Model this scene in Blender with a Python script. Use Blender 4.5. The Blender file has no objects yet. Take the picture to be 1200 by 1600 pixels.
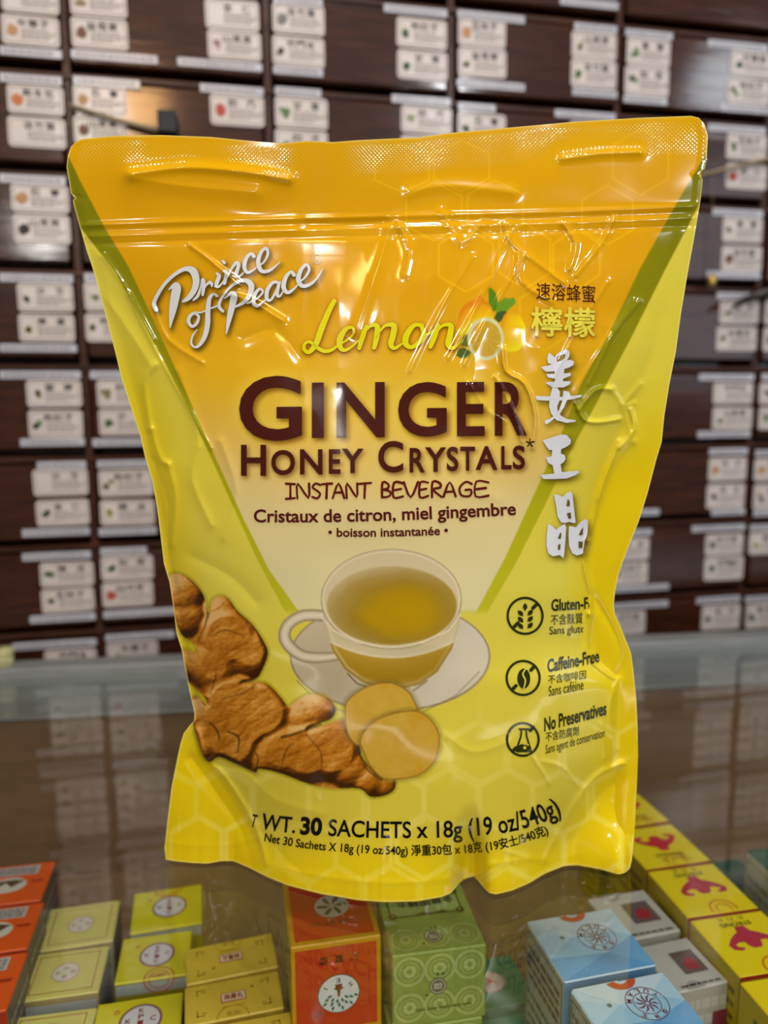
import bpy, math, random
import numpy as np
from mathutils import Vector, Matrix
from mathutils.geometry import tessellate_polygon

random.seed(7)
rng = np.random.default_rng(7)
scene = bpy.context.scene
COL = scene.collection

# ------------------------------------------------------------------ camera, light, exposure
GZ = 0.95                     # height of the glass counter top above the floor
CAM_H = 0.20                  # camera above the glass
F = 1202.0                    # focal length in pixels of the 1200x1600 frame
YAW, PIT, ROL = 0.20162542, 0.14087246, -0.00652195
fw = np.array([math.sin(YAW)*math.cos(PIT), math.cos(YAW)*math.cos(PIT), -math.sin(PIT)])
rt = np.array([math.cos(YAW), -math.sin(YAW), 0.0])
up = np.cross(rt, fw)
rt, up = rt*math.cos(ROL)+up*math.sin(ROL), up*math.cos(ROL)-rt*math.sin(ROL)
fh = np.array([math.sin(YAW), math.cos(YAW), 0.0])
rh = np.array([math.cos(YAW), -math.sin(YAW), 0.0])
CAM = np.array([0, 0, GZ+CAM_H])
WALL = 0.640                  # distance of the drawer fronts
def ray(x, y):
    return fw*F + rt*(x-600) - up*(y-800)
def on_z(x, y, z):            # sight line met with the level z (relative to the glass top)
    d = ray(x, y); return CAM + d*((z-CAM_H)/d[2])
def on_wall(x, y, dist=WALL):
    d = ray(x, y); return CAM + d*(dist/d[1])

cam = bpy.data.cameras.new('camera')
cam.sensor_fit = 'VERTICAL'; cam.sensor_height = 36.0; cam.sensor_width = 27.0
cam.lens = F/1600*36.0
cam.clip_start = 0.01
cam.dof.use_dof = True; cam.dof.focus_distance = 0.295; cam.dof.aperture_fstop = 27.0/4.6
camo = bpy.data.objects.new('camera', cam); COL.objects.link(camo)
M = Matrix(((rt[0], up[0], -fw[0], 0), (rt[1], up[1], -fw[1], 0), (rt[2], up[2], -fw[2], CAM[2]), (0, 0, 0, 1)))
camo.matrix_world = M
scene.camera = camo

scene.view_settings.view_transform = 'Standard'
scene.view_settings.look = 'None'
scene.view_settings.gamma = 1
scene.view_settings.exposure = -0.06
scene.view_settings.use_curve_mapping = False

world = bpy.data.worlds.new('World'); scene.world = world; world.use_nodes = True
world.node_tree.nodes['Background'].inputs[0].default_value = (0.85, 0.93, 1.0, 1)
world.node_tree.nodes['Background'].inputs[1].default_value = 0.11

def lamp(name, loc, target, power, size, color=(1, 1, 1), size_y=None, shape=None):
    l = bpy.data.lights.new(name, 'AREA'); l.energy = power; l.color = color; l.size = size
    l.shape = shape or ('RECTANGLE' if size_y else 'DISK')
    if size_y: l.size_y = size_y
    o = bpy.data.objects.new(name, l); COL.objects.link(o)
    o.location = loc
    d = Vector(target)-Vector(loc)
    o.rotation_euler = d.to_track_quat('-Z', 'Y').to_euler()
    return o
def mirror_wall(px, py, k):   # where a lamp has to hang to glint at that spot of the varnish
    p = on_wall(px, py); d = p-CAM; d = np.array([d[0], -d[1], d[2]]); return p+d*k

BAGC = on_z(620, 1350, 0); BAGC[2] = GZ+0.15
lamp('ceiling_lamp', (-0.32, -1.15, GZ+1.00), BAGC, 3.9, 0.09, (1.0, 0.95, 0.88))
lamp('ceiling_lamp', (0.66, -1.00, GZ+1.05), BAGC, 3.6, 0.09, (0.97, 0.98, 1.0))
lamp('ceiling_lamp', (0.12, -0.85, GZ+1.35), BAGC, 2.9, 0.08, (1.0, 0.96, 0.91))
lamp('shop_spot', (-0.62, -1.75, GZ+0.80), BAGC, 3.6, 0.06, (1.0, 0.97, 0.92))
lamp('shop_spot', (0.30, -1.95, GZ+0.95), BAGC, 3.6, 0.06, (0.98, 0.98, 1.0))
lamp('ceiling_spot', (0.05, -0.28, GZ+1.30), BAGC, 1.8, 0.05, (1.0, 0.95, 0.88))
lamp('ceiling_spot', (-0.55, -0.15, GZ+1.10), BAGC, 1.4, 0.05, (1.0, 0.93, 0.84))
lamp('ceiling_spot', (-0.75, -0.60, GZ+0.85), BAGC, 1.4, 0.06, (1.0, 0.93, 0.84))
lamp('ceiling_spot', (0.55, -0.02, GZ+1.20), BAGC, 1.4, 0.05, (0.97, 0.98, 1.0))
lamp('ceiling_lamp', (0.12, 0.16, GZ+1.30), (0.12, 0.30, GZ-0.05), 5.5, 0.30, (1.0, 0.96, 0.90))
p = mirror_wall(215, 168, 1.6)
lamp('warm_spot', p, on_wall(215, 168), 1.2, 0.11, (1.0, 0.52, 0.18))
p = mirror_wall(1130, 130, 1.9)
lamp('cool_spot', p, on_wall(1130, 130), 1.2, 0.16, (0.86, 0.93, 1.0))
p = mirror_wall(1150, 430, 2.0)
lamp('window_light', p, on_wall(1000, 420), 3.0, 0.6, (0.78, 0.88, 1.0), 0.6)
# unseen fill strip added under the case's front rim to brighten the cartons
lamp('case_fill_strip', (0.15, 0.056, GZ-0.012), (0.16, 0.40, GZ-0.14), 0.22, 0.8, (1.0, 0.94, 0.84), 0.008)

# ------------------------------------------------------------------ materials
def lin(c):
    c = np.asarray(c, float)/255.0
    return np.where(c <= 0.04045, c/12.92, ((c+0.055)/1.055)**2.4)
_mats = {}
def mat(name, rgb, rough=0.5, metal=0.0, coat=0.0, spec=0.5):
    if name in _mats: return _mats[name]
    m = bpy.data.materials.new(name); m.use_nodes = True
    b = m.node_tree.nodes['Principled BSDF']
    b.inputs['Base Color'].default_value = (*lin(rgb), 1)
    b.inputs['Roughness'].default_value = rough
    b.inputs['Metallic'].default_value = metal
    b.inputs['Coat Weight'].default_value = coat
    b.inputs['Specular IOR Level'].default_value = spec
    _mats[name] = m
    return m
def noisy(name, c1, c2, scale, rough, stretch=(1, 1, 1), bump=0.0, coat=0.0, metal=0.0, spec=0.5, crough=0.2):
    if name in _mats: return _mats[name]
    m = mat(name, c1, rough, metal, coat, spec); nt = m.node_tree; N = nt.nodes; L = nt.links
    b = N['Principled BSDF']
    b.inputs['Coat Roughness'].default_value = crough
    tc = N.new('ShaderNodeTexCoord'); mp = N.new('ShaderNodeMapping'); mp.inputs['Scale'].default_value = stretch
    no = N.new('ShaderNodeTexNoise'); no.inputs['Scale'].default_value = scale; no.inputs['Detail'].default_value = 6
    no.inputs['Distortion'].default_value = 0.6
    rp = N.new('ShaderNodeValToRGB')
    rp.color_ramp.elements[0].position = 0.3; rp.color_ramp.elements[1].position = 0.72
    rp.color_ramp.elements[0].color = (*lin(c1), 1); rp.color_ramp.elements[1].color = (*lin(c2), 1)
    L.new(tc.outputs['Object'], mp.inputs[0]); L.new(mp.outputs[0], no.inputs['Vector'])
    L.new(no.outputs[0], rp.inputs[0]); L.new(rp.outputs[0], b.inputs['Base Color'])
    if bump:
        bm = N.new('ShaderNodeBump'); bm.inputs['Strength'].default_value = bump; bm.inputs['Distance'].default_value = 0.002
        L.new(no.outputs[0], bm.inputs['Height']); L.new(bm.outputs[0], b.inputs['Normal'])
        L.new(bm.outputs[0], b.inputs['Coat Normal'])
    return m
WOOD = noisy('dark_varnished_wood', (42, 19, 10), (70, 35, 19), 9, 0.4, (3, 3, 26), 0.05, 0.6, spec=0.12, crough=0.10)
RAILW = noisy('dark_rail_wood', (44, 22, 13), (74, 40, 24), 9, 0.45, (3, 3, 30), 0.1, 0.1, spec=0.2)
CARD = noisy('label_card', (196, 184, 178), (206, 196, 190), 40, 0.45, coat=0.25)
CARDB = mat('label_border', (118, 108, 104), 0.5)
INK = mat('label_ink', (30, 27, 27), 0.6)
INKF = mat('label_fine_print', (138, 130, 126), 0.6)
STRIP = noisy('label_strip', (168, 168, 178), (188, 188, 196), 60, 0.35, coat=0.4)
METAL = noisy('counter_metal', (128, 130, 128), (146, 148, 146), 30, 0.4, (1, 20, 20), metal=0.3)
BROWN = noisy('case_board', (112, 84, 54), (126, 97, 64), 14, 0.6, (2, 2, 8))
BASEW = noisy('counter_base_wood', (70, 48, 34), (92, 66, 48), 8, 0.5, (1, 1, 8))

def glass_mat():
    m = bpy.data.materials.new('counter_glass'); m.use_nodes = True; nt = m.node_tree; N = nt.nodes; L = nt.links
    for n in list(N): N.remove(n)
    out = N.new('ShaderNodeOutputMaterial'); mix = N.new('ShaderNodeMixShader')
    tr = N.new('ShaderNodeBsdfTransparent'); tr.inputs[0].default_value = (0.955, 0.975, 0.965, 1)
    gl = N.new('ShaderNodeBsdfGlossy'); gl.inputs['Roughness'].default_value = 0.012
    geo = N.new('ShaderNodeNewGeometry'); dot = N.new('ShaderNodeVectorMath'); dot.operation = 'DOT_PRODUCT'
    L.new(geo.outputs['Normal'], dot.inputs[0]); L.new(geo.outputs['Incoming'], dot.inputs[1])
    ab = N.new('ShaderNodeMath'); ab.operation = 'ABSOLUTE'; L.new(dot.outputs['Value'], ab.inputs[0])
    sb = N.new('ShaderNodeMath'); sb.operation = 'SUBTRACT'; sb.inputs[0].default_value = 1; L.new(ab.outputs[0], sb.inputs[1])
    pw = N.new('ShaderNodeMath'); pw.operation = 'POWER'; pw.inputs[1].default_value = 4.3; L.new(sb.outputs[0], pw.inputs[0])
    ma = N.new('ShaderNodeMath'); ma.operation = 'MULTIPLY_ADD'; ma.inputs[1].default_value = 0.96; ma.inputs[2].default_value = 0.04
    L.new(pw.outputs[0], ma.inputs[0]); L.new(ma.outputs[0], mix.inputs[0])
    L.new(tr.outputs[0], mix.inputs[1]); L.new(gl.outputs[0], mix.inputs[2]); L.new(mix.outputs[0], out.inputs[0])
    return m
GLASS = glass_mat()

# ------------------------------------------------------------------ mesh helpers
class MB:
    def __init__(s): s.v = []; s.f = []; s.m = []; s.sm = []
    def add(s, verts, faces, mi=0, smooth=False):
        o = len(s.v); s.v += [tuple(map(float, p)) for p in verts]
        for f in faces: s.f.append([o+i for i in f]); s.m.append(mi); s.sm.append(smooth)
    def box(s, lo, hi, mi=0, bev=0.0, mis=None):
        x0, y0, z0 = lo; x1, y1, z1 = hi
        # faces: bottom, top, front(-y), back(+y), left(-x), right(+x); mis gives a material for each
        mis = mis or [mi]*6
        if bev <= 0:
            V = [(x0,y0,z0),(x1,y0,z0),(x1,y1,z0),(x0,y1,z0),(x0,y0,z1),(x1,y0,z1),(x1,y1,z1),(x0,y1,z1)]
            for k, f in enumerate([(3,2,1,0),(4,5,6,7),(0,1,5,4),(2,3,7,6),(3,0,4,7),(1,2,6,5)]): s.add([V[i] for i in f], [(0,1,2,3)], mis[k])
            return
        b = bev; V = []; idx = {}
        for ix, X in ((0, x0), (1, x1)):
            for iy, Y in ((0, y0), (1, y1)):
                for iz, Z in ((0, z0), (1, z1)):
                    sx, sy, sz = (1, -1)[ix], (1, -1)[iy], (1, -1)[iz]
                    for a, p in (('x', (X, Y+sy*b, Z+sz*b)), ('y', (X+sx*b, Y, Z+sz*b)), ('z', (X+sx*b, Y+sy*b, Z))):
                        idx[(ix, iy, iz, a)] = len(V); V.append(p)
        I = idx; o = len(s.v); s.v += V
        def q(mi_, *k): s.f.append([o+I[i] for i in k]); s.m.append(mi_); s.sm.append(False)
        q(mis[0], (0,0,0,'z'),(0,1,0,'z'),(1,1,0,'z'),(1,0,0,'z')); q(mis[1], (0,0,1,'z'),(1,0,1,'z'),(1,1,1,'z'),(0,1,1,'z'))
        q(mis[2], (0,0,0,'y'),(1,0,0,'y'),(1,0,1,'y'),(0,0,1,'y')); q(mis[3], (0,1,0,'y'),(0,1,1,'y'),(1,1,1,'y'),(1,1,0,'y'))
        q(mis[4], (0,0,0,'x'),(0,0,1,'x'),(0,1,1,'x'),(0,1,0,'x')); q(mis[5], (1,0,0,'x'),(1,1,0,'x'),(1,1,1,'x'),(1,0,1,'x'))
        for iz in (0, 1):
            for iy in (0, 1):
                q(mis[1] if iz else mis[2+iy], (0,iy,iz,'y'),(1,iy,iz,'y'),(1,iy,iz,'z'),(0,iy,iz,'z'))
            for ix in (0, 1):
                q(mis[1] if iz else mis[4+ix], (ix,0,iz,'x'),(ix,1,iz,'x'),(ix,1,iz,'z'),(ix,0,iz,'z'))
        for ix in (0, 1):
            for iy in (0, 1):
                q(mis[2+iy], (ix,iy,0,'x'),(ix,iy,1,'x'),(ix,iy,1,'y'),(ix,iy,0,'y'))
                for iz in (0, 1): q(mis[1] if iz else 0, (ix,iy,iz,'x'),(ix,iy,iz,'y'),(ix,iy,iz,'z'))
    def tube(s, pts, radii, n=10, mi=0):
        pts = [np.array(p, float) for p in pts]
        if not hasattr(radii, '__len__'): radii = [radii]*len(pts)
        rings = []
        for i, p in enumerate(pts):
            t = pts[min(i+1, len(pts)-1)]-pts[max(i-1, 0)]; t = t/np.linalg.norm(t)
            a = np.cross(t, (0, 0, 1)) if abs(t[2]) < 0.9 else np.cross(t, (1, 0, 0)); a /= np.linalg.norm(a); b = np.cross(t, a)
            rings.append([p+radii[i]*(a*math.cos(2*math.pi*k/n)+b*math.sin(2*math.pi*k/n)) for k in range(n)])
        V = [q for r in rings for q in r]; Fc = []
        for i in range(len(pts)-1):
            for k in range(n): Fc.append((i*n+k, i*n+(k+1) % n, (i+1)*n+(k+1) % n, (i+1)*n+k))
        Fc.append(tuple(range(n-1, -1, -1))); Fc.append(tuple((len(pts)-1)*n+k for k in range(n)))
        s.add(V, Fc, mi, True)
    def lathe(s, prof, c, n=40, mi=0):
        V = []; Fc = []
        for r, z in prof:
            for k in range(n): V.append((c[0]+r*math.cos(2*math.pi*k/n), c[1]+r*math.sin(2*math.pi*k/n), c[2]+z))
        for i in range(len(prof)-1):
            for k in range(n): Fc.append((i*n+k, i*n+(k+1) % n, (i+1)*n+(k+1) % n, (i+1)*n+k))
        s.add(V, Fc, mi, True)
    def build(s, name, mats, parent=None, loc=None, rotz=0.0):
        me = bpy.data.meshes.new(name); me.from_pydata(s.v, [], s.f)
        for m in (mats if isinstance(mats, (list, tuple)) else [mats]): me.materials.append(m)
        me.polygons.foreach_set('material_index', s.m); me.polygons.foreach_set('use_smooth', s.sm)
        me.update()
        o = bpy.data.objects.new(name, me); COL.objects.link(o)
        if parent: o.parent = parent
        if loc is not None: o.location = loc
        if rotz: o.rotation_euler = (0, 0, rotz)
        return o
def empty(name, loc, rotz=0.0):
    o = bpy.data.objects.new(name, None); COL.objects.link(o); o.location = loc; o.rotation_euler = (0, 0, rotz)
    o.empty_display_size = 0.02; return o
def tag(o, label, cat, group=None, kind=None):
    if label: o['label'] = label
    if cat: o['category'] = cat
    if group: o['group'] = group
    if kind: o['kind'] = kind
    return o
_txt = {}
def text_tris(sx, off=0.0):
    """triangles (n,3,2) of a line of type at size 1"""
    k = (sx, off)
    if k in _txt: return _txt[k]
    c = bpy.data.curves.new('type', 'FONT'); c.body = sx; c.size = 1; c.offset = off; c.resolution_u = 5
    o = bpy.data.objects.new('type', c); COL.objects.link(o)
    dg = bpy.context.evaluated_depsgraph_get(); dg.update()
    me = bpy.data.meshes.new_from_object(o.evaluated_get(dg)); me.calc_loop_triangles()
    v = np.empty(len(me.vertices)*3); me.vertices.foreach_get('co', v); v = v.reshape(-1, 3)[:, :2]
    t = np.empty(len(me.loop_triangles)*3, dtype=np.int32); me.loop_triangles.foreach_get('vertices', t)
    r = v[t.reshape(-1, 3)]
    bpy.data.objects.remove(o); bpy.data.curves.remove(c); bpy.data.meshes.remove(me)
    _txt[k] = r; return r
def fit_tris(t, x0, y0, x1, y1):
    """stretch type so that its own box fills x0..x1, y0..y1"""
    lo = t.reshape(-1, 2).min(0); hi = t.reshape(-1, 2).max(0)
    return (t-lo)/(hi-lo)*np.array([x1-x0, y1-y0])+np.array([x0, y0])
def poly_tris(pts):
    P = [Vector((p[0], p[1], 0)) for p in pts]
    return np.array([[pts[i] for i in t] for t in tessellate_polygon([P])], float)
def disc(cx, cy, rx, ry=None, n=28): 
    ry = ry or rx
    return [(cx+rx*math.cos(2*math.pi*i/n), cy+ry*math.sin(2*math.pi*i/n)) for i in range(n)]
def ring_tris(cx, cy, r0, r1, n=32, ky=1.0):
    o = disc(cx, cy, r1, r1*ky, n); i = disc(cx, cy, r0, r0*ky, n); T = []
    for k in range(n):
        j = (k+1) % n; T += [[o[k], o[j], i[j]], [o[k], i[j], i[k]]]
    return np.array(T, float)
def rrect(x0, y0, x1, y1, r, n=4):
    P = []
    for cx, cy, a in ((x1-r, y1-r, 0), (x0+r, y1-r, 90), (x0+r, y0+r, 180), (x1-r, y0+r, 270)):
        for k in range(n+1):
            t = math.radians(a+90*k/n); P.append((cx+r*math.cos(t), cy+r*math.sin(t)))
    return P
def catmull(pts, step=0.25):
    p = np.array(pts, float); out = []
    for i in range(len(p)-1):
        a, b, c, d = p[max(i-1, 0)], p[i], p[i+1], p[min(i+2, len(p)-1)]
        for t in np.arange(0, 1, step):
            out.append(0.5*((2*b)+(-a+c)*t+(2*a-5*b+4*c-d)*t*t+(-a+3*b-3*c+d)*t**3))
    out.append(p[-1]); return np.array(out)
def stroke_tris(pts, step=0.2, ncap=8):
    """a brush stroke (x, y, width) as triangles"""
    q = catmull(pts, step); q[:, 2] = np.maximum(q[:, 2], 0.02*q[:, 2].max()); T = []
    d = np.gradient(q[:, :2], axis=0); d /= np.linalg.norm(d, axis=1)[:, None]+1e-9
    n = np.stack([-d[:, 1], d[:, 0]], 1)*q[:, 2:3]/2
    L, R = q[:, :2]+n, q[:, :2]-n
    for i in range(len(q)-1): T += [[L[i], R[i], R[i+1]], [L[i], R[i+1], L[i+1]]]
    for k in (0, len(q)-1):
        c = disc(q[k, 0], q[k, 1], q[k, 2]/2, n=ncap)
        for j in range(1, ncap-1): T.append([c[0], c[j], c[j+1]])
    return np.array(T, float)

# ------------------------------------------------------------------ room
def structure(name, lo, hi, m):
    b = MB(); b.box(lo, hi); o = b.build(name, m); o['kind'] = 'structure'; return o
WALLM = noisy('plaster', (150, 146, 140), (164, 160, 152), 12, 0.8)
FLOORM = noisy('floor_tile', (96, 88, 80), (120, 110, 100), 4, 0.4)
structure('floor', (-2.2, -2.5, -0.02), (2.6, 1.2, 0.0), FLOORM)
structure('wall_back', (-2.2, 1.10, 0.0), (2.6, 1.2, 2.7), WALLM)

# ------------------------------------------------------------------ herb cabinet
CX0, CW, RZ0, RH = -0.39682039*WALL, 0.23085809*WALL, 0.49555873*WALL, 0.11069185*WALL
PXW = WALL/F
def col_x(i): return CX0+CW*i
def row_z(k): return GZ+CAM_H+RZ0-RH*k
cab = empty('herb_cabinet', (col_x(0)+2.5*CW, WALL+0.2, 0))
tag(cab, 'dark varnished herb cabinet of many small labelled drawers behind the counter', 'cabinet')
def cabpart(b, name, mats, parent=None):
    o = b.build(name, mats, parent or cab)
    if parent is None: o.matrix_parent_inverse = cab.matrix_world.inverted(); 
    return o
bpy.context.view_layer.update()
CI, CJ = range(-1, 7), range(-2, 10)
b = MB()
xl_, xr_ = col_x(-1)-0.01, col_x(7)+0.01; zt_ = row_z(-2)+0.01
b.box((xl_, WALL+0.030, 0.0), (xr_, WALL+0.40, zt_))
for k in range(-2, 12):
    z = row_z(k); b.box((xl_, WALL+0.003, z-14*PXW), (xr_, WALL+0.0305, z-5*PXW), 1, 0.0008)
for i in range(-1, 8):
    x = col_x(i); b.box((x-6*PXW, WALL+0.0045, 0.02), (x+6*PXW, WALL+0.0305, zt_), 1, 0.0008)
b.box((xl_, WALL+0.004, 0.0), (xr_, WALL+0.031, row_z(12)), 1, 0.001)
cabpart(b, 'carcass', [WOOD, RAILW])
drawers = {}
for k in CJ:
    for i in CI:
        b = MB(); x0, x1 = col_x(i)+8*PXW, col_x(i+1)-8*PXW; z1, z0 = row_z(k)-17*PXW, row_z(k+1)+5*PXW
        b.box((x0, WALL, z0), (x1, WALL+0.028, z1), 0, 0.0016)
        drawers[(i, k)] = cabpart(b, 'drawer', WOOD)
PIC = {'tan': (176, 130, 84), 'brown': (104, 66, 44), 'black': (36, 32, 34), 'green': (92, 122, 76), 'pale': (168, 172, 140),
       'red': (170, 66, 44), 'orange': (186, 108, 50), 'grey': (110, 108, 108), 'olive': (126, 112, 70), 'yellow': (186, 176, 96), 'pink': (190, 150, 148)}
HERBS2 = ['黃耆', '當歸', '白朮', '防風', '甘草', '川芎', '丹參', '玄參', '沙參', '杏仁', '陳皮', '麻黃', '紫蘇', '石膏', '知母']
HERBS3 = ['枸杞子', '金銀花', '山茱萸', '五味子', '麥門冬', '白芍藥', '牛蒡子', '車前子', '益母草', '補骨脂', '款冬花', '淡竹葉']
n_cards = 0
def to_drawer(cx, cz):
    i = math.floor((cx-CX0)/CW); k = math.floor((GZ+CAM_H+RZ0-cz)/RH); return drawers.get((i, k))
def card(x0, y0, x1, y1, n=2, pic=None):
    """a paper card stuck on a drawer, corners read off along the sight lines to the wall"""
    global n_cards
    a = on_wall((x0+x1)/2, (y0+y1)/2)
    w = on_wall(x1, (y0+y1)/2)[0]-on_wall(x0, (y0+y1)/2)[0]; h = on_wall((x0+x1)/2, y0)[2]-on_wall((x0+x1)/2, y1)[2]
    h = max(h-1.5*PXW, 0.01)
    card_xz(a[0], a[2], w, h, n, pic)
def card_xz(cx, cz, w, h, n=2, pic=None):
    global n_cards
    d = to_drawer(cx, cz)
    if d is None: return
    n_cards += 1
    b = MB(); tilt = random.uniform(-0.012, 0.012); ca, sa = math.cos(tilt), math.sin(tilt)
    def put(T, off, mi):
        T = np.asarray(T, float).reshape(-1, 2)
        X = T[:, 0]*w; Z = T[:, 1]*h
        V = np.stack([cx+X*ca-Z*sa, np.full(len(T), WALL-off), cz+X*sa+Z*ca], 1)
        b.add(V, [(j, j+1, j+2) for j in range(0, len(T), 3)], mi)
    rp = [(px_/w, pz_/h) for px_, pz_ in rrect(-w/2, -h/2, w/2, h/2, 0.0032)]
    m = len(rp); V = []
    for off in (0.0, 0.0005):
        for u_, v_ in rp:
            X, Z = u_*w, v_*h; V.append((cx+X*ca-Z*sa, WALL-off, cz+X*sa+Z*ca))
    b.add(V, [tuple(range(m, 2*m))]+[(j, (j+1) % m, m+(j+1) % m, m+j) for j in range(m)], 0)
    o_ = rrect(-.465*w, -.43*h, .465*w, .43*h, 0.0026); i_ = rrect(-.45*w, -.40*h, .45*w, .40*h, 0.0022)
    T = []
    for j in range(len(o_)):
        q = (j+1) % len(o_); T += [[o_[j], o_[q], i_[q]], [o_[j], i_[q], i_[j]]]
    put(np.array(T)/np.array([w, h]), 0.0006, 1)
    name = random.choice(HERBS2 if n == 2 else HERBS3)[:3]
    if n == 4: name = '王不留行'
    xs = (-0.10, 0.24) if n == 2 else ((-0.16, 0.03, 0.22) if n == 3 else (-.14, .0, .14, .28))
    for ch, u_ in zip(name, xs):
        cw = 0.165
        put(fit_tris(text_tris(ch, 0.014), u_-cw/2+0.02, 0.10, u_+cw/2+0.02, 0.36), 0.0007, 2)
    for r_, (v_, ln) in enumerate(((-0.00, .44), (-.09, .58), (-.18, .54), (-.27, .40))):
        u_ = -0.16; 
        while u_ < -0.16+ln:
            l_ = random.uniform(0.05, 0.14); put([(u_, v_), (u_+l_, v_), (u_+l_, v_+.038), (u_, v_), (u_+l_, v_+.038), (u_, v_+.038)], 0.0007, 3); u_ += l_+0.02
    if pic and pic != 'white':
        for _ in range(1 if pic in ('tan', 'brown', 'black', 'red', 'orange', 'grey') else 3):
            sp = 0.0 if pic in ('tan', 'brown', 'black', 'red', 'orange', 'grey') else 0.06
            c0, c1 = -0.32+random.uniform(-sp, sp), -0.02+random.uniform(-2*sp, 2*sp); rr = 0.11 if not sp else 0.06
            P = [(c0+rr*random.uniform(.7, 1.15)*math.cos(t), c1+rr*1.9*random.uniform(.7, 1.15)*math.sin(t)) for t in np.linspace(0, 6.2832, 11)[:-1]]
            put(poly_tris(P), 0.0008, 4)
    o = b.build('label_card', [CARD, CARDB, INK, INKF, mat('herb_picture_'+(pic or 'tan'), PIC.get(pic or 'tan', (150, 140, 120)), 0.6)], d)
    o.matrix_parent_inverse = d.matrix_world.inverted()
def strip(x0, y0, x1, y1):
    a = on_wall((x0+x1)/2, (y0+y1)/2); w = on_wall(x1, (y0+y1)/2)[0]-on_wall(x0, (y0+y1)/2)[0]
    strip_xz(a[0], a[2], w, 11.5*PXW)
def strip_xz(cx, cz, w, h):
    d = to_drawer(cx, cz)
    if d is None: return
    b = MB(); b.box((cx-w/2, WALL-0.0009, cz-h/2), (cx+w/2, WALL+0.0002, cz+h/2), 0, 0.0003)
    u_ = cx-w/2+0.003
    while u_ < cx+w/2-0.006:
        l_ = random.uniform(0.002, 0.005); b.add([(u_, WALL-0.001, cz-h*.16), (u_+l_, WALL-0.001, cz-h*.16), (u_+l_, WALL-0.001, cz+h*.14), (u_, WALL-0.001, cz+h*.14)], [(0, 1, 2, 3)], 1); u_ += l_+0.001
    o = b.build('label_strip', [STRIP, INKF], d); o.matrix_parent_inverse = d.matrix_world.inverted()
bpy.context.view_layer.update()
CARDS = [(3,-24,92,22,2,None),(3,24,93,73,3,'tan'),(110,-22,198,27,3,'olive'),(112,28,200,78,3,'brown'),(321,0,405,48,2,'white'),(325,48,408,95,3,'pink'),
 (426,6,507,55,3,'grey'),(426,57,507,105,3,'olive'),(620,29,698,77,3,'green'),(621,79,699,126,2,'green'),(716,28,790,75,3,'tan'),(716,75,791,122,3,'pale'),
 (893,50,963,94,3,'pale'),(892,93,963,139,3,'green'),(979,60,1047,105,2,'green'),(976,104,1045,151,2,'green'),(1141,80,1208,122,3,'green'),(1136,123,1203,165,3,'green'),
 (875,-40,966,-5,3,'green'),(716,-52,790,-8,3,'tan'),
 (12,133,100,180,3,'orange'),(13,183,103,232,3,'white'),(115,133,198,180,2,'tan'),(116,181,198,228,3,'brown'),(329,148,413,198,2,'red'),
 (430,152,512,202,2,'green'),(430,203,512,250,2,'green'),(627,166,706,210,2,'pale'),(627,212,706,256,2,'olive'),(715,177,790,222,2,'green'),(715,223,790,266,2,'tan'),
 (890,190,960,232,2,'olive'),(1135,209,1198,251,3,'green'),(1134,256,1198,297,2,'red'),(975,190,1043,232,3,'olive'),
 (18,288,108,333,2,'tan'),(22,335,110,382,3,'black'),(1129,339,1191,380,2,'pale'),(1127,384,1190,426,3,'brown'),
 (28,442,115,488,2,'pale'),(30,490,117,535,2,'yellow'),(132,440,214,487,2,'pale'),(134,489,216,535,3,'pale'),(1124,470,1186,507,2,'pale'),(1119,510,1182,549,3,'pale'),(1194,470,1256,508,2,'green'),(1192,511,1254,550,2,'olive'),
 (42,593,128,637,2,'olive'),(45,640,130,685,3,'green'),(152,593,240,637,2,'olive'),(155,638,240,681,2,'green'),(1114,597,1176,632,3,'white'),(1113,635,1175,672,3,'pale'),(1186,597,1252,632,2,'green'),(1185,635,1250,672,2,'green'),
 (52,732,138,775,2,'white'),(57,780,140,822,2,'green'),(155,733,240,776,3,'olive'),(157,780,242,821,2,'yellow'),(1107,714,1166,752,2,'tan'),(1104,755,1163,795,2,'olive'),(1178,715,1242,752,2,'tan'),(1177,755,1240,796,2,'olive'),
 (63,877,147,917,2,'green'),(65,918,148,957,3,'pale'),(158,867,240,907,2,'green'),(160,908,240,948,3,'red'),(955,840,1014,876,2,'olive'),(953,878,1012,914,3,'pale'),(1102,833,1161,868,3,'grey'),(1100,869,1161,907,4,'green'),(1170,830,1232,866,2,'yellow'),
 (70,1013,152,1053,3,'grey'),(167,1001,248,1043,3,'pale'),(950,954,1008,992,3,'olive'),(1096,944,1156,984,2,'green'),(1165,941,1226,981,3,'green')]
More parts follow.
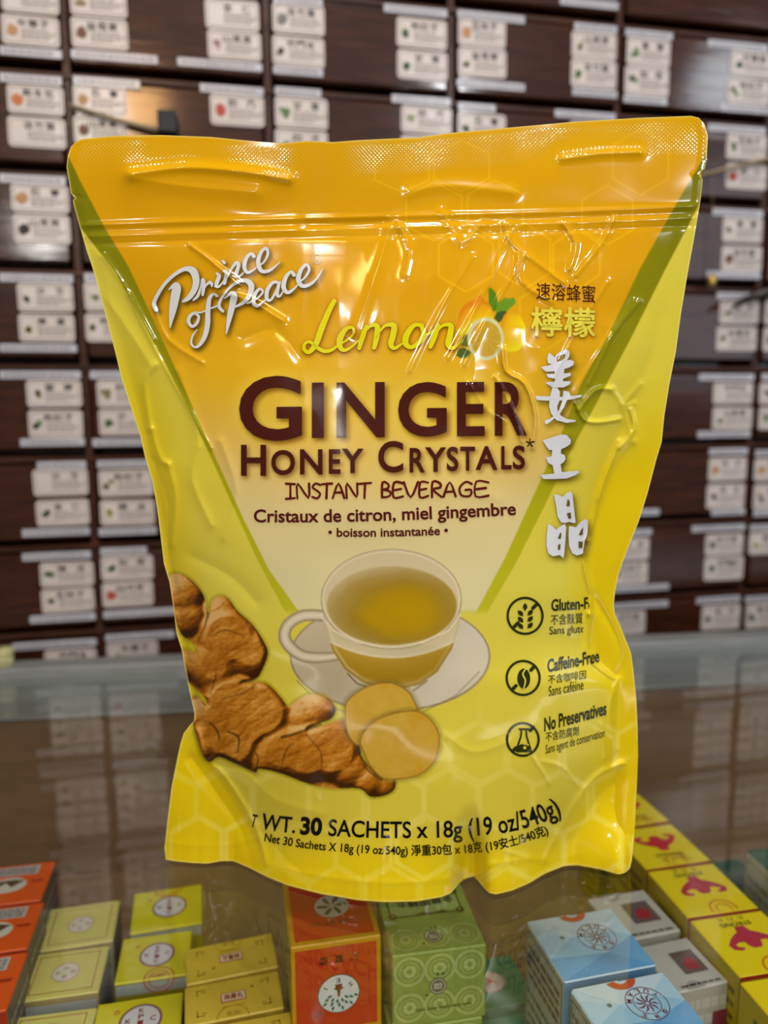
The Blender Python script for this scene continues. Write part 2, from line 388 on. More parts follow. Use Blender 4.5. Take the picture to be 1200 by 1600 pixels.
STRIPS = [(0,75,97,90),(112,80,247,99),(278,90,410,113),(427,-4,504,8),(427,105,505,119),(600,8,699,27),(875,-3,966,15),(715,16,820,38),(714,124,820,143),(897,36,964,53),
 (894,137,964,155),(977,45,1051,64),(974,149,1042,165),(1106,62,1200,82),(1126,162,1204,180),(0,118,97,131),(115,121,219,138),(313,132,412,150),(430,137,502,152),(612,148,704,167),
 (716,160,774,177),(867,173,962,188),(1106,193,1196,212),(0,275,103,287),(1113,326,1192,340),(1104,424,1188,436),(0,428,115,442),(0,538,121,550),(1120,456,1186,470),(132,428,215,441),
 (0,580,127,592),(32,685,133,697),(141,580,240,592),(145,685,245,697),(1092,582,1178,597),(1090,672,1172,685),(1190,582,1255,596),(58,722,135,732),(35,825,141,838),(152,720,240,730),
 (155,824,245,836),(960,795,1030,807),(1108,697,1168,714),(1111,795,1163,805),(1180,700,1250,715),(1177,796,1240,806),(35,862,143,875),(47,958,150,973),(157,855,230,867),(162,950,275,965),
 (950,827,1018,838),(950,912,1045,926),(1081,819,1164,831),(1172,818,1240,829),(20,1000,152,1014),(165,988,273,1000),(940,940,1044,952),(1088,930,1156,944),(1164,929,1240,940)]
for c in CARDS: card(*c)
for c in STRIPS: strip(*c)
CWm, CHm = 0.0418, 0.0212
for k in range(2, 8):               # the drawers the pouch hides, seen from a step to the side
    for i, side in ((1, 1), (2, 0), (3, 1)):
        if n_cards >= 98: break
        zc = row_z(k)-17*PXW-0.008; xc = (col_x(i)+8*PXW+CWm/2+0.002) if side == 0 else (col_x(i+1)-8*PXW-CWm/2-0.002)
        strip_xz(xc, zc+0.001, CWm, 11.5*PXW); card_xz(xc, zc-0.0155, CWm, CHm, random.choice((2, 3)), random.choice(list(PIC)))

# ------------------------------------------------------------------ glass display counter
A_ = on_z(50, 1058, 0); B_ = on_z(1150, 1010, 0)
CROT = math.atan2(B_[1]-A_[1], B_[0]-A_[0])
e1 = np.array([math.cos(CROT), math.sin(CROT)]); e2 = np.array([-e1[1], e1[0]])
ED = float(np.dot(A_[:2], e2))
cnt = empty('display_counter', (0, 0, 0), CROT)
tag(cnt, 'glass topped display counter with metal rim in front of the drawer cabinet', 'display counter')
SH = -0.123
CL, CR, CF = -0.40, 1.0, 0.045
def cpart(name, boxes, m, bev=0.0):
    b = MB()
    for lo, hi in boxes: b.box((lo[0], lo[1], GZ+lo[2]), (hi[0], hi[1], GZ+hi[2]), 0, bev)
    return b.build(name, m, cnt)
cpart('glass_top', [((CL+.003, CF, -0.006), (CR-.003, ED-0.002, 0.0))], GLASS)
cpart('rear_rim', [((CL, ED-0.0015, -0.030), (CR, ED+0.020, 0.0070))], METAL, 0.0012)
cpart('rim_ledge', [((CL, ED-0.062, -0.0085), (CR, ED-0.0016, -0.0065))], METAL, 0.0005)
cpart('front_rim', [((CL, CF-0.006, -0.030), (CR, CF, 0.001))], METAL, 0.001)
cpart('back_panel', [((CL, ED-0.060, SH), (CR, ED-0.048, -0.0086))], BROWN)
cpart('shelf', [((CL, CF, SH-0.008), (CR, ED-0.048, SH))], BROWN)
cpart('side_panel', [((CL-0.01, CF-.006, SH-0.008), (CL, ED+.006, 0.001))], METAL)
cpart('side_panel', [((CR, CF-.006, SH-0.008), (CR+.01, ED+.006, 0.001))], METAL)
cpart('front_pane', [((CL, CF-0.006, SH-0.008), (CR, CF-0.001, -0.031))], GLASS)
cpart('base', [((CL, CF+0.01, -GZ), (CR, ED-0.01, SH-0.0085))], BASEW)

# ------------------------------------------------------------------ the pouch
def loop_smooth(pts, step=.25):
    p = list(pts); q = catmull([p[-2], p[-1]]+p+[p[0], p[1]], step); n = int(round(1/step)); return [tuple(k) for k in q[2*n:-(2*n)]]
def P_(sx, ox, oy, pts):      # points read in an enlarged view -> photograph pixels
    return [(ox+p[0]/sx, oy+p[1]/sx)+tuple(q/sx for q in p[2:]) for p in pts]
TOP = [(111,229),(118,222),(128,217),(180,212),(250,211),(330,214),(400,221),(440,224),(480,220),(520,222),(560,219),(600,217),(650,215),(700,208),(800,199),(900,190),(1000,184),(1080,181),(1092,184),(1101,194)]
RIGHT = [(1101,194),(1106,212),(1104,250),(1101,264),(1096,267),(1093,272),(1096,277),(1098,281),(1095,310),(1085,370),(1074,430),(1064,490),(1056,550),(1046,600),(1038,650),(1034,690),(1025,720),(1012,770),(998,815),(980,860),(967,895),(961,925),(959,945),(961,960),(968,975),(978,1000),(986,1020),(990,1050),(994,1090),(996,1130),(997,1180),(995,1230),(992,1290),(987,1345),(984,1356)]
BOT = [(259,1342),(270,1345),(300,1348),(325,1349),(345,1345),(365,1345),(390,1356),(420,1371),(450,1383),(500,1396),(560,1406),(600,1409),(650,1408),(690,1401),(705,1395),(717,1380),(724,1373),(742,1368),(750,1380),(764,1395),(775,1397),(800,1391),(828,1379),(850,1365),(880,1353),(900,1351),(940,1358),(966,1366),(976,1364),(984,1356)]
LEFT = [(111,229),(106,243),(104,262),(108,285),(111,303),(115,305),(118,309),(114,313),(115,320),(122,345),(135,390),(145,420),(155,455),(168,505),(180,550),(190,592),(200,622),(209,650),(219,680),(226,712),(238,752),(245,790),(250,830),(256,880),(265,910),(271,950),(276,990),(284,1015),(290,1050),(296,1080),(303,1110),(305,1124),(296,1134),(287,1146),(282,1162),(276,1190),(268,1230),(262,1280),(257,1325),(259,1342)]
x0c, y0c, Wc, Hc = 88, 164, 1036, 1262
XX, YY = np.meshgrid(np.arange(Wc)+x0c+0.0, np.arange(Hc)+y0c+0.0)
def itp(pts, q):
    a = np.array(pts, float); return np.interp(q, a[:, 1], a[:, 0])
def side_x(pts):
    """x of a side outline for every row"""
    a = np.array(pts, float); o = np.argsort(a[:, 1], kind='stable'); return np.interp(np.arange(Hc)+y0c, a[o, 1], a[o, 0])
XL, XR = side_x(LEFT)[:, None], side_x(RIGHT)[:, None]
ab = np.array(BOT, float); YB = np.interp(np.arange(Wc)+x0c, ab[:, 0], ab[:, 1])[None, :]
at_ = np.array(TOP, float); YT = np.interp(np.arange(Wc)+x0c, at_[:, 0], at_[:, 1])[None, :]
def sstep(a, b, x):
    t = np.clip((x-a)/(b-a), 0, 1); return t*t*(3-2*t)
def blur1(a, s):
    r = int(3*s)+1; k = np.exp(-0.5*(np.arange(-r, r+1)/s)**2); k /= k.sum()
    for ax in (0, 1):
        p = [(0, 0)]*a.ndim; p[ax] = (r, r); q = np.pad(a, p, mode='edge'); acc = np.zeros_like(a)
        for i, w_ in enumerate(k):
            sl = [slice(None)]*a.ndim; sl[ax] = slice(i, i+a.shape[ax]); acc += w_*q[tuple(sl)]
        a = acc
    return a
def vnoise(scale, seed, sy=None):
    r = np.random.default_rng(seed); sy = sy or scale
    gy, gx = int(Hc/sy)+3, int(Wc/scale)+3; g = r.random((gy, gx))
    fy, fx = np.arange(Hc)/sy, np.arange(Wc)/scale
    iy, ix = fy.astype(int), fx.astype(int); ty, tx = fy-iy, fx-ix
    ty, tx = (ty*ty*(3-2*ty))[:, None], (tx*tx*(3-2*tx))[None, :]
    a, b_, c, d = g[iy][:, ix], g[iy][:, ix+1], g[iy+1][:, ix], g[iy+1][:, ix+1]
    return (a*(1-tx)+b_*tx)*(1-ty)+(c*(1-tx)+d*tx)*ty
def win(pts, pad):
    p = np.array(pts, float)[:, :2]
    a0 = max(int(p[:, 0].min()-pad-x0c), 0); a1 = min(int(p[:, 0].max()+pad-x0c)+2, Wc)
    b0 = max(int(p[:, 1].min()-pad-y0c), 0); b1 = min(int(p[:, 1].max()+pad-y0c)+2, Hc)
    return slice(b0, b1), slice(a0, a1)
def seg_dist(pts, sl, closed=False):
    X, Y = XX[sl].astype(np.float32), YY[sl].astype(np.float32); D = np.full(X.shape, 1e9, np.float32); p = np.array(pts, float)
    R = p[:, 2]/2 if p.shape[1] > 2 else np.zeros(len(p))
    for i in range(len(p)-(0 if closed else 1)):
        a, c = p[i, :2], p[(i+1) % len(p), :2]; d = c-a; L2 = max(float(d@d), 1e-6)
        t = np.clip(((X-a[0])*d[0]+(Y-a[1])*d[1])/L2, 0, 1)
        D = np.minimum(D, np.hypot(X-a[0]-t*d[0], Y-a[1]-t*d[1])-(R[i]*(1-t)+R[(i+1) % len(p)]*t))
    return D
def inside(pts, sl):
    X, Y = XX[sl], YY[sl]; I = np.zeros(X.shape, bool); n = len(pts)
    for i in range(n):
        (xa, ya), (xb, yb) = pts[i][:2], pts[(i+1) % n][:2]
        if ya == yb: continue
        I ^= ((ya > Y) != (yb > Y)) & (X < (xb-xa)*(Y-ya)/(yb-ya)+xa)
    return I
def poly_sd(pts, pad=8):
    sl = win(pts, pad); D = seg_dist(pts, sl, True); return sl, np.where(inside(pts, sl), D, -D)

# ---- printed colours (one colour per point of the film)
ART = np.zeros((Hc, Wc, 3))
def put(sl, color, a):
    c = np.asarray(color, float); c = c if c.ndim == 3 else c[None, None, :]
    ART[sl] = ART[sl]*(1-a[..., None])+c*a[..., None]
def fill(pts, color, alpha=1.0, soft=0.8, pad=8):
    sl, sd = poly_sd(pts, pad); put(sl, color, alpha*sstep(-soft, soft, sd)); return sl, sd
def line(pts, color, alpha=1.0, soft=0.8, width=None, closed=False):
    p = [q[:2]+(width,) for q in pts] if width else pts
    sl = win(p, (width or 30)+6); put(sl, color, alpha*sstep(soft, -soft, seg_dist(p, sl, closed)))
ALL = (slice(0, Hc), slice(0, Wc))
def ramp(t, stops):
    s = np.array([q[0] for q in stops], float); c = np.array([q[1] for q in stops], float)
    return np.stack([np.interp(t, s, c[:, k]) for k in range(3)], -1)
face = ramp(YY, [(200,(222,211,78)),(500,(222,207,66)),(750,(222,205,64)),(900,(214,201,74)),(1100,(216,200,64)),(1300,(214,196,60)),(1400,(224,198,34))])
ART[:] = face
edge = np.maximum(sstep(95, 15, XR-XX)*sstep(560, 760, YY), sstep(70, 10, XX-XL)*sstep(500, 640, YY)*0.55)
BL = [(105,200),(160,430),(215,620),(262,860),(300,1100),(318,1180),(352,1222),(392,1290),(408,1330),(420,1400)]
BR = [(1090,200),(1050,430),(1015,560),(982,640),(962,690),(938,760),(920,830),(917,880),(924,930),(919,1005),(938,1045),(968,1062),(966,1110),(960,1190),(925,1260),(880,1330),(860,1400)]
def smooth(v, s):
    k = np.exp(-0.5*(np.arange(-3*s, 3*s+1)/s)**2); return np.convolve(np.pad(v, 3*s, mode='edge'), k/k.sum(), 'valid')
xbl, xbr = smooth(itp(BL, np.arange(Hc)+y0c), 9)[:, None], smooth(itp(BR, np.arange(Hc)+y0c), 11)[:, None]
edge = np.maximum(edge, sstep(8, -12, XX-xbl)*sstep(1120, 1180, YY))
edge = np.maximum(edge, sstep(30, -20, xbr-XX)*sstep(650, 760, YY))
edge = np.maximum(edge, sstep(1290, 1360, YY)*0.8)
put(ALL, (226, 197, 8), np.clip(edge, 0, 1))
# pale honeycomb over the lower part
def hexagon(cx, cy, rx, ry): return [(cx+rx*math.sin(math.radians(60*k)), cy-ry*math.cos(math.radians(60*k))) for k in range(6)]
hm = np.zeros((Hc, Wc))
for j in range(-1, 6):
    for i in range(0, 10):
        cx, cy = 262+i*88+(44 if j % 2 else 0)+random.uniform(-5, 5), 1100+j*76+random.uniform(-5, 5)
        hx = hexagon(cx, cy, 50, 50); sl = win(hx, 10); d = seg_dist(hx, sl, True)
        hm[sl] = np.maximum(hm[sl], sstep(6, 0.5, np.abs(d)-0.5))
hw = sstep(1060, 1160, YY)*(0.25+0.75*vnoise(90, 3))*np.where((XX > 500) | (YY > 1180), 1, 0)
put(ALL, (236, 222, 120), hm*hw*0.6)
# green bands and the orange panel between them
LI = [(104,238),(125,282),(165,358),(200,415),(235,490),(285,600),(330,700),(380,810),(420,890),(470,960)]
LO = [(100,300),(121,350),(180,425),(235,525),(300,650),(350,760),(400,870),(440,946),(452,965)]
RI = [(1106,215),(1100,245),(1050,330),(1000,420),(952,520),(908,600),(872,690),(831,780),(790,870),(742,960)]
RO = [(1103,305),(1088,328),(1040,420),(985,530),(932,630),(890,708),(850,792),(806,880),(762,955)]
yy1 = np.arange(Hc)+y0c
li, lo_, ri, ro = [itp(q, yy1)[:, None] for q in (LI, LO, RI, RO)]
ycut = sstep(962, 950, YY)
band = ramp(YY, [(250,(126,124,4)),(420,(134,130,6)),(600,(150,144,10)),(760,(174,168,16)),(950,(188,182,34))])
put(ALL, band, sstep(-1, 1, XX-lo_)*sstep(-1, 1, ro-XX)*ycut)
pan = ramp(YY, [(180,(226,172,2)),(330,(220,161,2)),(470,(216,159,8)),(590,(222,173,26)),(690,(220,184,84)),(790,(220,200,136)),(900,(216,204,150)),(960,(216,206,152))])
mid = np.exp(-((XX-600)/170.0)**2)*sstep(520, 620, YY)*sstep(800, 700, YY)
pan = pan*(1-0.35*mid[..., None])+np.array((226, 196, 92))*0.35*mid[..., None]
put(ALL, pan, np.maximum(sstep(-1, 1, XX-li)*sstep(-1, 1, ri-XX)*ycut, sstep(245, 235, YY)*np.where((XX > 100) & (XX < 1107), 1, 0)*0))
top_in = (YY < 240)
put(ALL, pan, (sstep(-1, 1, XX-li)*sstep(-1, 1, ri-XX)+0)*np.where(top_in, 1, 0))
for cx, cy, rx, ry in ((628,263,49,37),(721,259,50,40),(678,330,50,46),(774,327,50,46),(728,406,49,50),(1001,253,50,52),(949,336,46,46),(820,400,46,52),(901,405,42,48),(852,494,46,54)):
    line(hexagon(cx, cy, rx, ry), (238, 186, 14), 0.75, 0.9, 2.2, True)
# lemons beside the word
def Z5(p): return P_(8.571, 700, 440, p)
def blob(pts, inner, outer, light=(-.5, -.7), depth=20, grain=0.0, seed=1):
    sl, sd = poly_sd(loop_smooth(pts), 4); h = np.sqrt(np.clip(sd, 0, depth)/depth*(2-np.clip(sd, 0, depth)/depth)+1e-4)
    gy, gx = np.gradient(blur1(h, 2.0)*depth); l = np.clip(0.62-(gx*light[0]+gy*light[1])*-0.55, 0, 1)
    l = np.clip(l+grain*(vnoise(7, seed)[sl]-.5)+grain*(vnoise(3, seed+1)[sl]-.5), 0, 1)
    c = np.asarray(outer, float)*(1-l[..., None])+np.asarray(inner, float)*l[..., None]
    put(sl, c, sstep(-.8, .8, sd))
fill(Z5([(540,100),(570,75),(640,150),(665,250),(650,380),(600,400),(545,290)]), (84,128,20))
fill(Z5([(640,420),(660,290),(760,215),(890,240),(905,290),(800,390),(700,440)]), (106,146,30))
fill(Z5([(820,230),(880,210),(905,260),(860,300)]), (96,150,40))
fill(Z5([(615,490),(650,420),(720,390),(790,400),(750,500),(680,550)]), (62,86,40))
fill(Z5([(170,860),(200,740),(270,700),(280,880)]), (92,110,24)); fill(Z5([(105,990),(140,900),(210,880),(310,940),(280,1000),(190,1035)]), (76,98,34))
blob(Z5([(120,640),(135,480),(190,350),(280,270),(370,245),(400,190),(440,185),(480,240),(540,290),(590,380),(605,480),(560,560),(400,640),(260,700),(150,715)]), (232,206,10), (216,128,10), (-.2, -1.0), 22)
blob(Z5([(720,880),(700,700),(715,540),(770,430),(840,420),(950,460),(1020,560),(1050,680),(1030,820),(950,915),(850,940),(760,920)]), (232,214,16), (222,150,8), (-.6, -.5), 16)
fill(Z5(disc(505, 768, 245, 288)), (206, 208, 160)); fill(Z5(disc(505, 768, 205, 240)), (198, 158, 44))
for k in range(10):
    a = k*math.pi/5+.2; line(Z5([(505, 768), (505+195*math.cos(a), 768+228*math.sin(a))]), (214, 186, 96), 0.7, 0.8, 0.9)
fill(Z5(disc(495, 755, 24, 28)), (224, 190, 140))
# cup of tea on its saucer
def Z4(p): return P_(2.143, 240, 840, p)
fill(Z4(disc(792, 398, 336, 186, 60)), (150, 130, 100)); sl, sd = poly_sd(Z4(disc(792, 397, 330, 180, 60)), 4)
put(sl, ramp(XX[sl]+0.6*YY[sl], [(1050,(198,182,150)),(1160,(180,164,132)),(1240,(190,176,148)),(1330,(208,196,170))]), sstep(-.8, .8, sd))
line(Z4([(480,480),(540,540),(640,585)]), (110, 92, 70), 0.7, 1.2, 1.6); line(Z4([(900,585),(1010,530),(1090,450)]), (120, 100, 76), 0.6, 1.2, 1.6)
hd = catmull(Z4([(575,262,38),(500,262,40),(448,295,40),(442,345,42),(490,392,40),(550,402,38),(620,396,30)]), .2)
sl = win(hd, 30); d = seg_dist([tuple(q) for q in hd], sl); put(sl, (150,132,104), sstep(1.2, -1.2, d)); put(sl, (208,192,158), sstep(0.2, -3.5, d+1.5)); put(sl, (226,214,188), sstep(-5, -9, d)*0.8)
bowl = Z4([(560,215),(575,300),(600,380),(640,440),(700,485),(760,504),(830,506),(890,492),(950,450),(1000,370),(1022,300),(1032,215)])
sl, sd = poly_sd(bowl, 4)
yl = YY[sl]-(840+403/2.143-26*((XX[sl]-612)/100)**2)
put(sl, ramp(yl, [(-80,(196,180,140)),(-14,(200,184,142)),(-3,(204,190,150)),(-1,(226,212,176)),(1.5,(176,142,44)),(30,(158,124,18)),(48,(168,138,58)),(60,(190,168,120))]), sstep(-.8, .8, sd))
put(sl, (228,216,186), 0.5*sstep(9, 5, sd)*sstep(1.5, 4, sd)*np.where(XX[sl] < 560, 1, .6))
put(sl, (126,98,20), 0.5*sstep(10, 0, sd)*sstep(-.8, .8, sd)*np.where(yl > 0, .6, 0.2))
line(Z4([(650,455),(680,488),(740,508)]), (84,66,30), .8, 1, 2.0); line(Z4([(870,512),(915,480)]), (84,66,30), .7, 1, 2.0)
sl, sd = poly_sd(Z4(disc(796, 206, 236, 168, 70)), 4); put(sl, (168,150,112), sstep(-.8, .8, sd)); put(sl, (222,208,170), sstep(1.2, 2.6, sd))
put(sl, (206,190,148), sstep(3.5, 6, sd))
sl, sd = poly_sd(Z4(disc(798, 228, 219, 133, 70)), 4)
liq = ramp(np.hypot((XX[sl]-XX[sl].mean()-14)/90, (YY[sl]-YY[sl].mean()-10)/52)+0.14*(vnoise(26, 8)[sl]-.5), [(0,(180,142,0)),(0.55,(172,136,6)),(0.85,(158,128,36)),(1.15,(166,140,72)),(1.4,(186,164,112))])
put(sl, liq, sstep(-.8, 1.2, sd)); put(sl, (200,180,120), 0.5*sstep(2.6, .6, sd)*sstep(-.4, .6, sd))
line(Z4([(565,270),(600,310),(680,350),(790,368),(900,352),(990,310),(1028,255)]), (226,214,180), .8, 1.0, 2.4)
# ginger root and slices
root = Z4([(60,122),(100,125),(140,155),(168,195),(178,240),(184,252),(192,215),(220,195),(250,205),(280,245),(330,290),(370,350),(383,390),(365,440),(345,470),(300,483),(345,482),(385,492),(430,540),(450,565),(480,545),(520,525),(570,530),(600,555),(610,580),(592,608),(545,625),(520,640),(580,625),(640,608),(650,640),(690,700),(700,740),(770,810),(808,812),(805,845),(770,865),(725,868),(690,840),(600,840),(520,825),(440,795),(390,780),(350,775),(340,787),(290,765),(220,735),(190,752),(165,735),(150,690),(118,560),(140,530),(165,552),(177,558),(172,535),(140,505),(106,470),(80,380),(120,378),(142,386),(135,355),(90,320),(60,230),(35,150)])
root = loop_smooth(root, .34); sl, sd = poly_sd(root, 6)
parts = [Z4(q) for q in ([(60,122),(140,155),(184,252),(190,330),(140,380),(60,250)], [(190,215),(250,205),(383,390),(340,475),(240,490),(180,540),(130,450),(170,330)], [(240,490),(385,492),(450,590),(400,700),(330,775),(180,745),(140,600)], [(430,660),(480,545),(600,555),(600,600),(520,640)], [(380,690),(640,608),(700,740),(690,840),(440,795),(350,775)], [(690,700),(808,812),(770,865),(690,845),(640,760)])]
lumps = [(95,190,62),(110,265,55),(225,245,48),(250,335,92),(325,385,75),(200,430,75),(225,490,60),(115,430,40),(280,590,115),(355,580,95),(195,670,70),(265,690,85),(150,600,45),(490,605,52),(560,575,50),(430,715,80),(510,715,92),(595,710,92),(655,770,62),(720,815,52),(772,832,38),(380,735,60)]
hh = np.full(sd.shape, -4.0)
for lx, ly, lr in lumps:
    qx, qy = Z4([(lx, ly)])[0]; r = lr/2.143*1.12; d2 = ((XX[sl]-qx)**2+(YY[sl]-qy)**2)/r**2
    hh = np.maximum(hh, np.where(d2 < 1, r*0.75*np.sqrt(np.clip(1-d2, 0, 1)), -4))
hh = blur1(hh, 3.2); t = np.clip(sd/9, 0, 1); hh = np.minimum(hh, 24*np.sqrt(t*(2-t)+1e-6)+1)
wr = 0.5+0.5*np.sin((XX[sl]*0.45+YY[sl]*0.75+14*vnoise(28, 25)[sl])*0.42)
hh = hh+2.2*(vnoise(15, 21)[sl]-.5)+0.7*(vnoise(5, 22, 3)[sl]-.5)-0.35*wr**4
gy, gx = np.gradient(blur1(hh, 0.8)); nz = 1/np.sqrt(1+gx*gx+gy*gy); lum = np.clip((gx*0.42+gy*0.66+0.68)*nz, 0, 1)
lum = np.clip(lum*(0.84+0.3*vnoise(36, 23)[sl])*(0.92+.16*vnoise(2.5, 24)[sl]), 0, 1)
gcol = ramp(lum, [(0,(62,32,4)),(.3,(118,66,6)),(.55,(170,102,16)),(.78,(204,140,48)),(1,(226,180,110))])
put((sl[0], sl[1]), (150,140,20), 0.5*sstep(-6, -1, sd))
put(sl, gcol, sstep(-.8, .8, sd))
for q in ([(430,668,10),(480,655,8),(560,625,5)], [(300,484,6),(330,476,9),(352,462,6)], [(183,254,8),(170,300,4),(150,345,3)], [(192,330,2),(240,310,3),(300,330,2)], [(425,780,3),(445,710,4),(470,690,2)], [(100,440,3),(120,470,6),(108,420,2)],
          [(340,780,8),(350,740,4),(330,700,2)], [(190,620,5),(215,650,7),(220,680,3)], [(250,650,6),(285,670,8),(280,720,3)], [(700,760,3),(730,790,5),(765,812,3)], [(170,735,8),(210,725,10),(300,760,5)], [(340,490,2),(300,520,3),(230,540,2)], [(510,660,2),(560,720,3),(560,790,2)], [(210,440,2),(205,480,4),(190,520,2)]):
    c = catmull(Z4(q), .25); s2 = win(c, 8); put(s2, (52,30,8), 0.62*sstep(1.2, -1.0, seg_dist([tuple(k) for k in c], s2)))
for pts, seed in ((Z4([(640,565),(665,528),(725,494),(795,485),(850,512),(872,545),(880,580),(800,590),(730,640),(690,697),(652,665),(640,610)]), 31), (Z4([(690,690),(710,640),(760,602),(850,579),(910,592),(950,640),(957,690),(940,750),(890,795),(830,808),(766,806),(718,755)]), 33)):
    sl, sd = poly_sd(loop_smooth(pts), 12); put(sl, (96,86,20), 0.35*sstep(-9, 0, sd)); put(sl, (150,104,30), sstep(-.8, .8, sd))
    c = ramp(0.5*vnoise(9, seed)[sl]+0.5*vnoise(30, seed+1)[sl]+0.0012*(sl[1].start+x0c-XX[sl]), [(0,(196,150,34)),(1,(206,170,70))]); put(sl, c, sstep(1.0, 2.6, sd))
    put(sl, (176,140,40), 0.4*sstep(1.2, -.5, np.abs(sd-7)))

# ---- lettering: triangles in photograph pixels with a colour
LET = []      # (tris, colour, layer, clip)
def let(tris, color, layer=1, clip=None): LET.append((np.asarray(tris, float), color, layer, clip))
def smask(tris, dx=0, dy=0):
    m = np.zeros((Hc, Wc))
    for t in tris:
        x0_, y0_ = np.floor(t.min(0)+(dx, dy)).astype(int); x1_, y1_ = np.ceil(t.max(0)+(dx, dy)).astype(int)
        x0_, y0_, x1_, y1_ = x0_-x0c, y0_-y0c, x1_-x0c+1, y1_-y0c+1
        if x0_ < 0 or y0_ < 0 or x1_ > Wc or y1_ > Hc: continue
        X, Y = XX[y0_:y1_, x0_:x1_]-dx, YY[y0_:y1_, x0_:x1_]-dy
        (ax, ay), (bx, by), (cx, cy) = t
        d1 = (bx-ax)*(Y-ay)-(by-ay)*(X-ax); d2 = (cx-bx)*(Y-by)-(cy-by)*(X-bx); d3 = (ax-cx)*(Y-cy)-(ay-cy)*(X-cx)
        m[y0_:y1_, x0_:x1_] = np.maximum(m[y0_:y1_, x0_:x1_], ((d1 >= -1) & (d2 >= -1) & (d3 >= -1)) | ((d1 <= 1) & (d2 <= 1) & (d3 <= 1)))
    return m
def halo(tris, color, alpha, sig, dx=0, dy=0, gain=1.0):
    tris = np.asarray(tris, float); p = tris.reshape(-1, 2); sl = win(p, 4*sig+6)
    m = smask(tris, dx, dy)[sl]; m = np.clip(blur1(m, sig)*gain, 0, 1); put(sl, color, m*alpha)
def type_box(sx, x0, y0, x1, y1, off=0.0, slope=0.0):
    """a line of type filling x0..x1 with caps from y0 down to baseline y1 at the left; slope lifts to the right"""
    t = fit_tris(text_tris(sx, off), 0, 0, 1, 1); o = np.empty_like(t)
    o[..., 0] = x0+t[..., 0]*(x1-x0); o[..., 1] = y1+(y0-y1)*t[..., 1]-slope*(o[..., 0]-x0); return o
def type_path(sx, path, capheight, off=0.0, upper=0.68, tail=0.0):
    """type whose baseline follows the points of path, stretched to its full length"""
    t = text_tris(sx, off); lo, hi = t[..., 0].min(), t[..., 0].max(); p = catmull(path, .05)
    s = np.concatenate([[0], np.cumsum(np.hypot(*np.diff(p, axis=0).T))]); u = (t[..., 0]-lo)/(hi-lo)*s[-1]
    px = np.interp(u, s, p[:, 0]); py = np.interp(u, s, p[:, 1])
    tx = np.gradient(p[:, 0], s); ty = np.gradient(p[:, 1], s); n = np.hypot(tx, ty); tx, ty = tx/n, ty/n
    nx, ny = np.interp(u, s, ty), np.interp(u, s, -tx)
    k = t[..., 1]/upper*capheight*(np.interp(u, s, np.linspace(1, 1+tail, len(s))))
    return np.stack([px+nx*k, py+ny*k], -1)
SILVER, DARK, BRN, OLIVE = (214, 217, 216), (44, 20, 12), (72, 26, 14), (44, 46, 8)
def ZA(p): return P_(4.138, 230, 370, p)
script = [
 [(60,472,30),(46,430,26),(72,370,24),(120,300,22),(185,240,24),(250,208,30),(300,225,48),(318,285,44),(305,345,38),(270,395,32),(235,418,18)],
 [(142,342,8),(180,312,30),(192,330,56),(182,390,58),(168,470,48),(157,535,28),(150,588,8)],
 [(300,410,12),(330,380,20),(348,320,10),(356,276,12),(368,288,20),(364,340,24),(360,378,16)],[(362,360,10),(380,318,12),(404,296,20),(418,306,20),(420,322,10)],
 [(452,238,18),(466,256,26),(448,310,24),(462,326,14),(498,285,10)],[(490,158,16),(500,170,20)],
 [(496,222,16),(514,240,24),(500,302,22)],[(506,290,12),(545,210,14),(575,172,24),(592,185,24),(574,250,24),(594,258,14),(622,235,10)],
 [(690,128,24),(672,110,18),(642,140,24),(628,195,26),(648,232,20),(690,215,12),(705,200,8)],
 [(715,192,12),(755,165,12),(780,115,18),(770,76,18),(738,100,22),(718,165,28),(740,222,26),(795,218,18),(858,166,6)],
 [(318,492,18),(285,505,22),(268,545,24),(290,580,20),(322,560,20),(334,515,18),(305,490,14),(350,490,10),(395,470,10),(455,448,12)],
 [(452,382,20),(432,370,14),(404,400,26),(394,480,32),(392,560,34),(376,640,30),(340,700,22),(308,714,14),(286,688,14),(296,640,12),(326,600,6)],
 [(490,482,20),(466,450,22),(478,405,18),(520,345,16),(570,302,20),(630,282,26),(672,312,38),(666,370,34),(630,420,24),(575,452,14)],
 [(502,398,8),(545,366,24),(562,385,44),(552,440,42),(534,520,34),(520,590,18),(512,630,6)],
 [(650,430,12),(705,405,12),(748,360,14),(728,338,16),(698,372,24),(688,425,24),(715,448,18),(765,408,10)],
 [(842,296,18),(812,298,20),(778,345,26),(774,400,24),(800,410,16),(835,350,14),(856,290,18),(840,365,24),(856,388,14),(884,345,8)],
 [(950,248,26),(930,228,18),(898,262,26),(882,325,30),(908,362,24),(950,338,14),(978,305,8)],
 [(975,300,12),(1020,265,12),(1048,215,18),(1030,182,18),(995,215,26),(978,280,32),(1006,320,26),(1060,305,20),(1105,260,12),(1134,208,5)]]
ST = np.concatenate([stroke_tris(ZA(q), .2) for q in script])
halo(ST, (70, 52, 4), 0.75, 3.0, 3, 4, 1.3); let(ST, SILVER)
RT = np.concatenate([type_box('®', 488, 397, 503, 413)]); let(RT, (208, 200, 170))
def ZB(p): return P_(4.286, 460, 450, p)
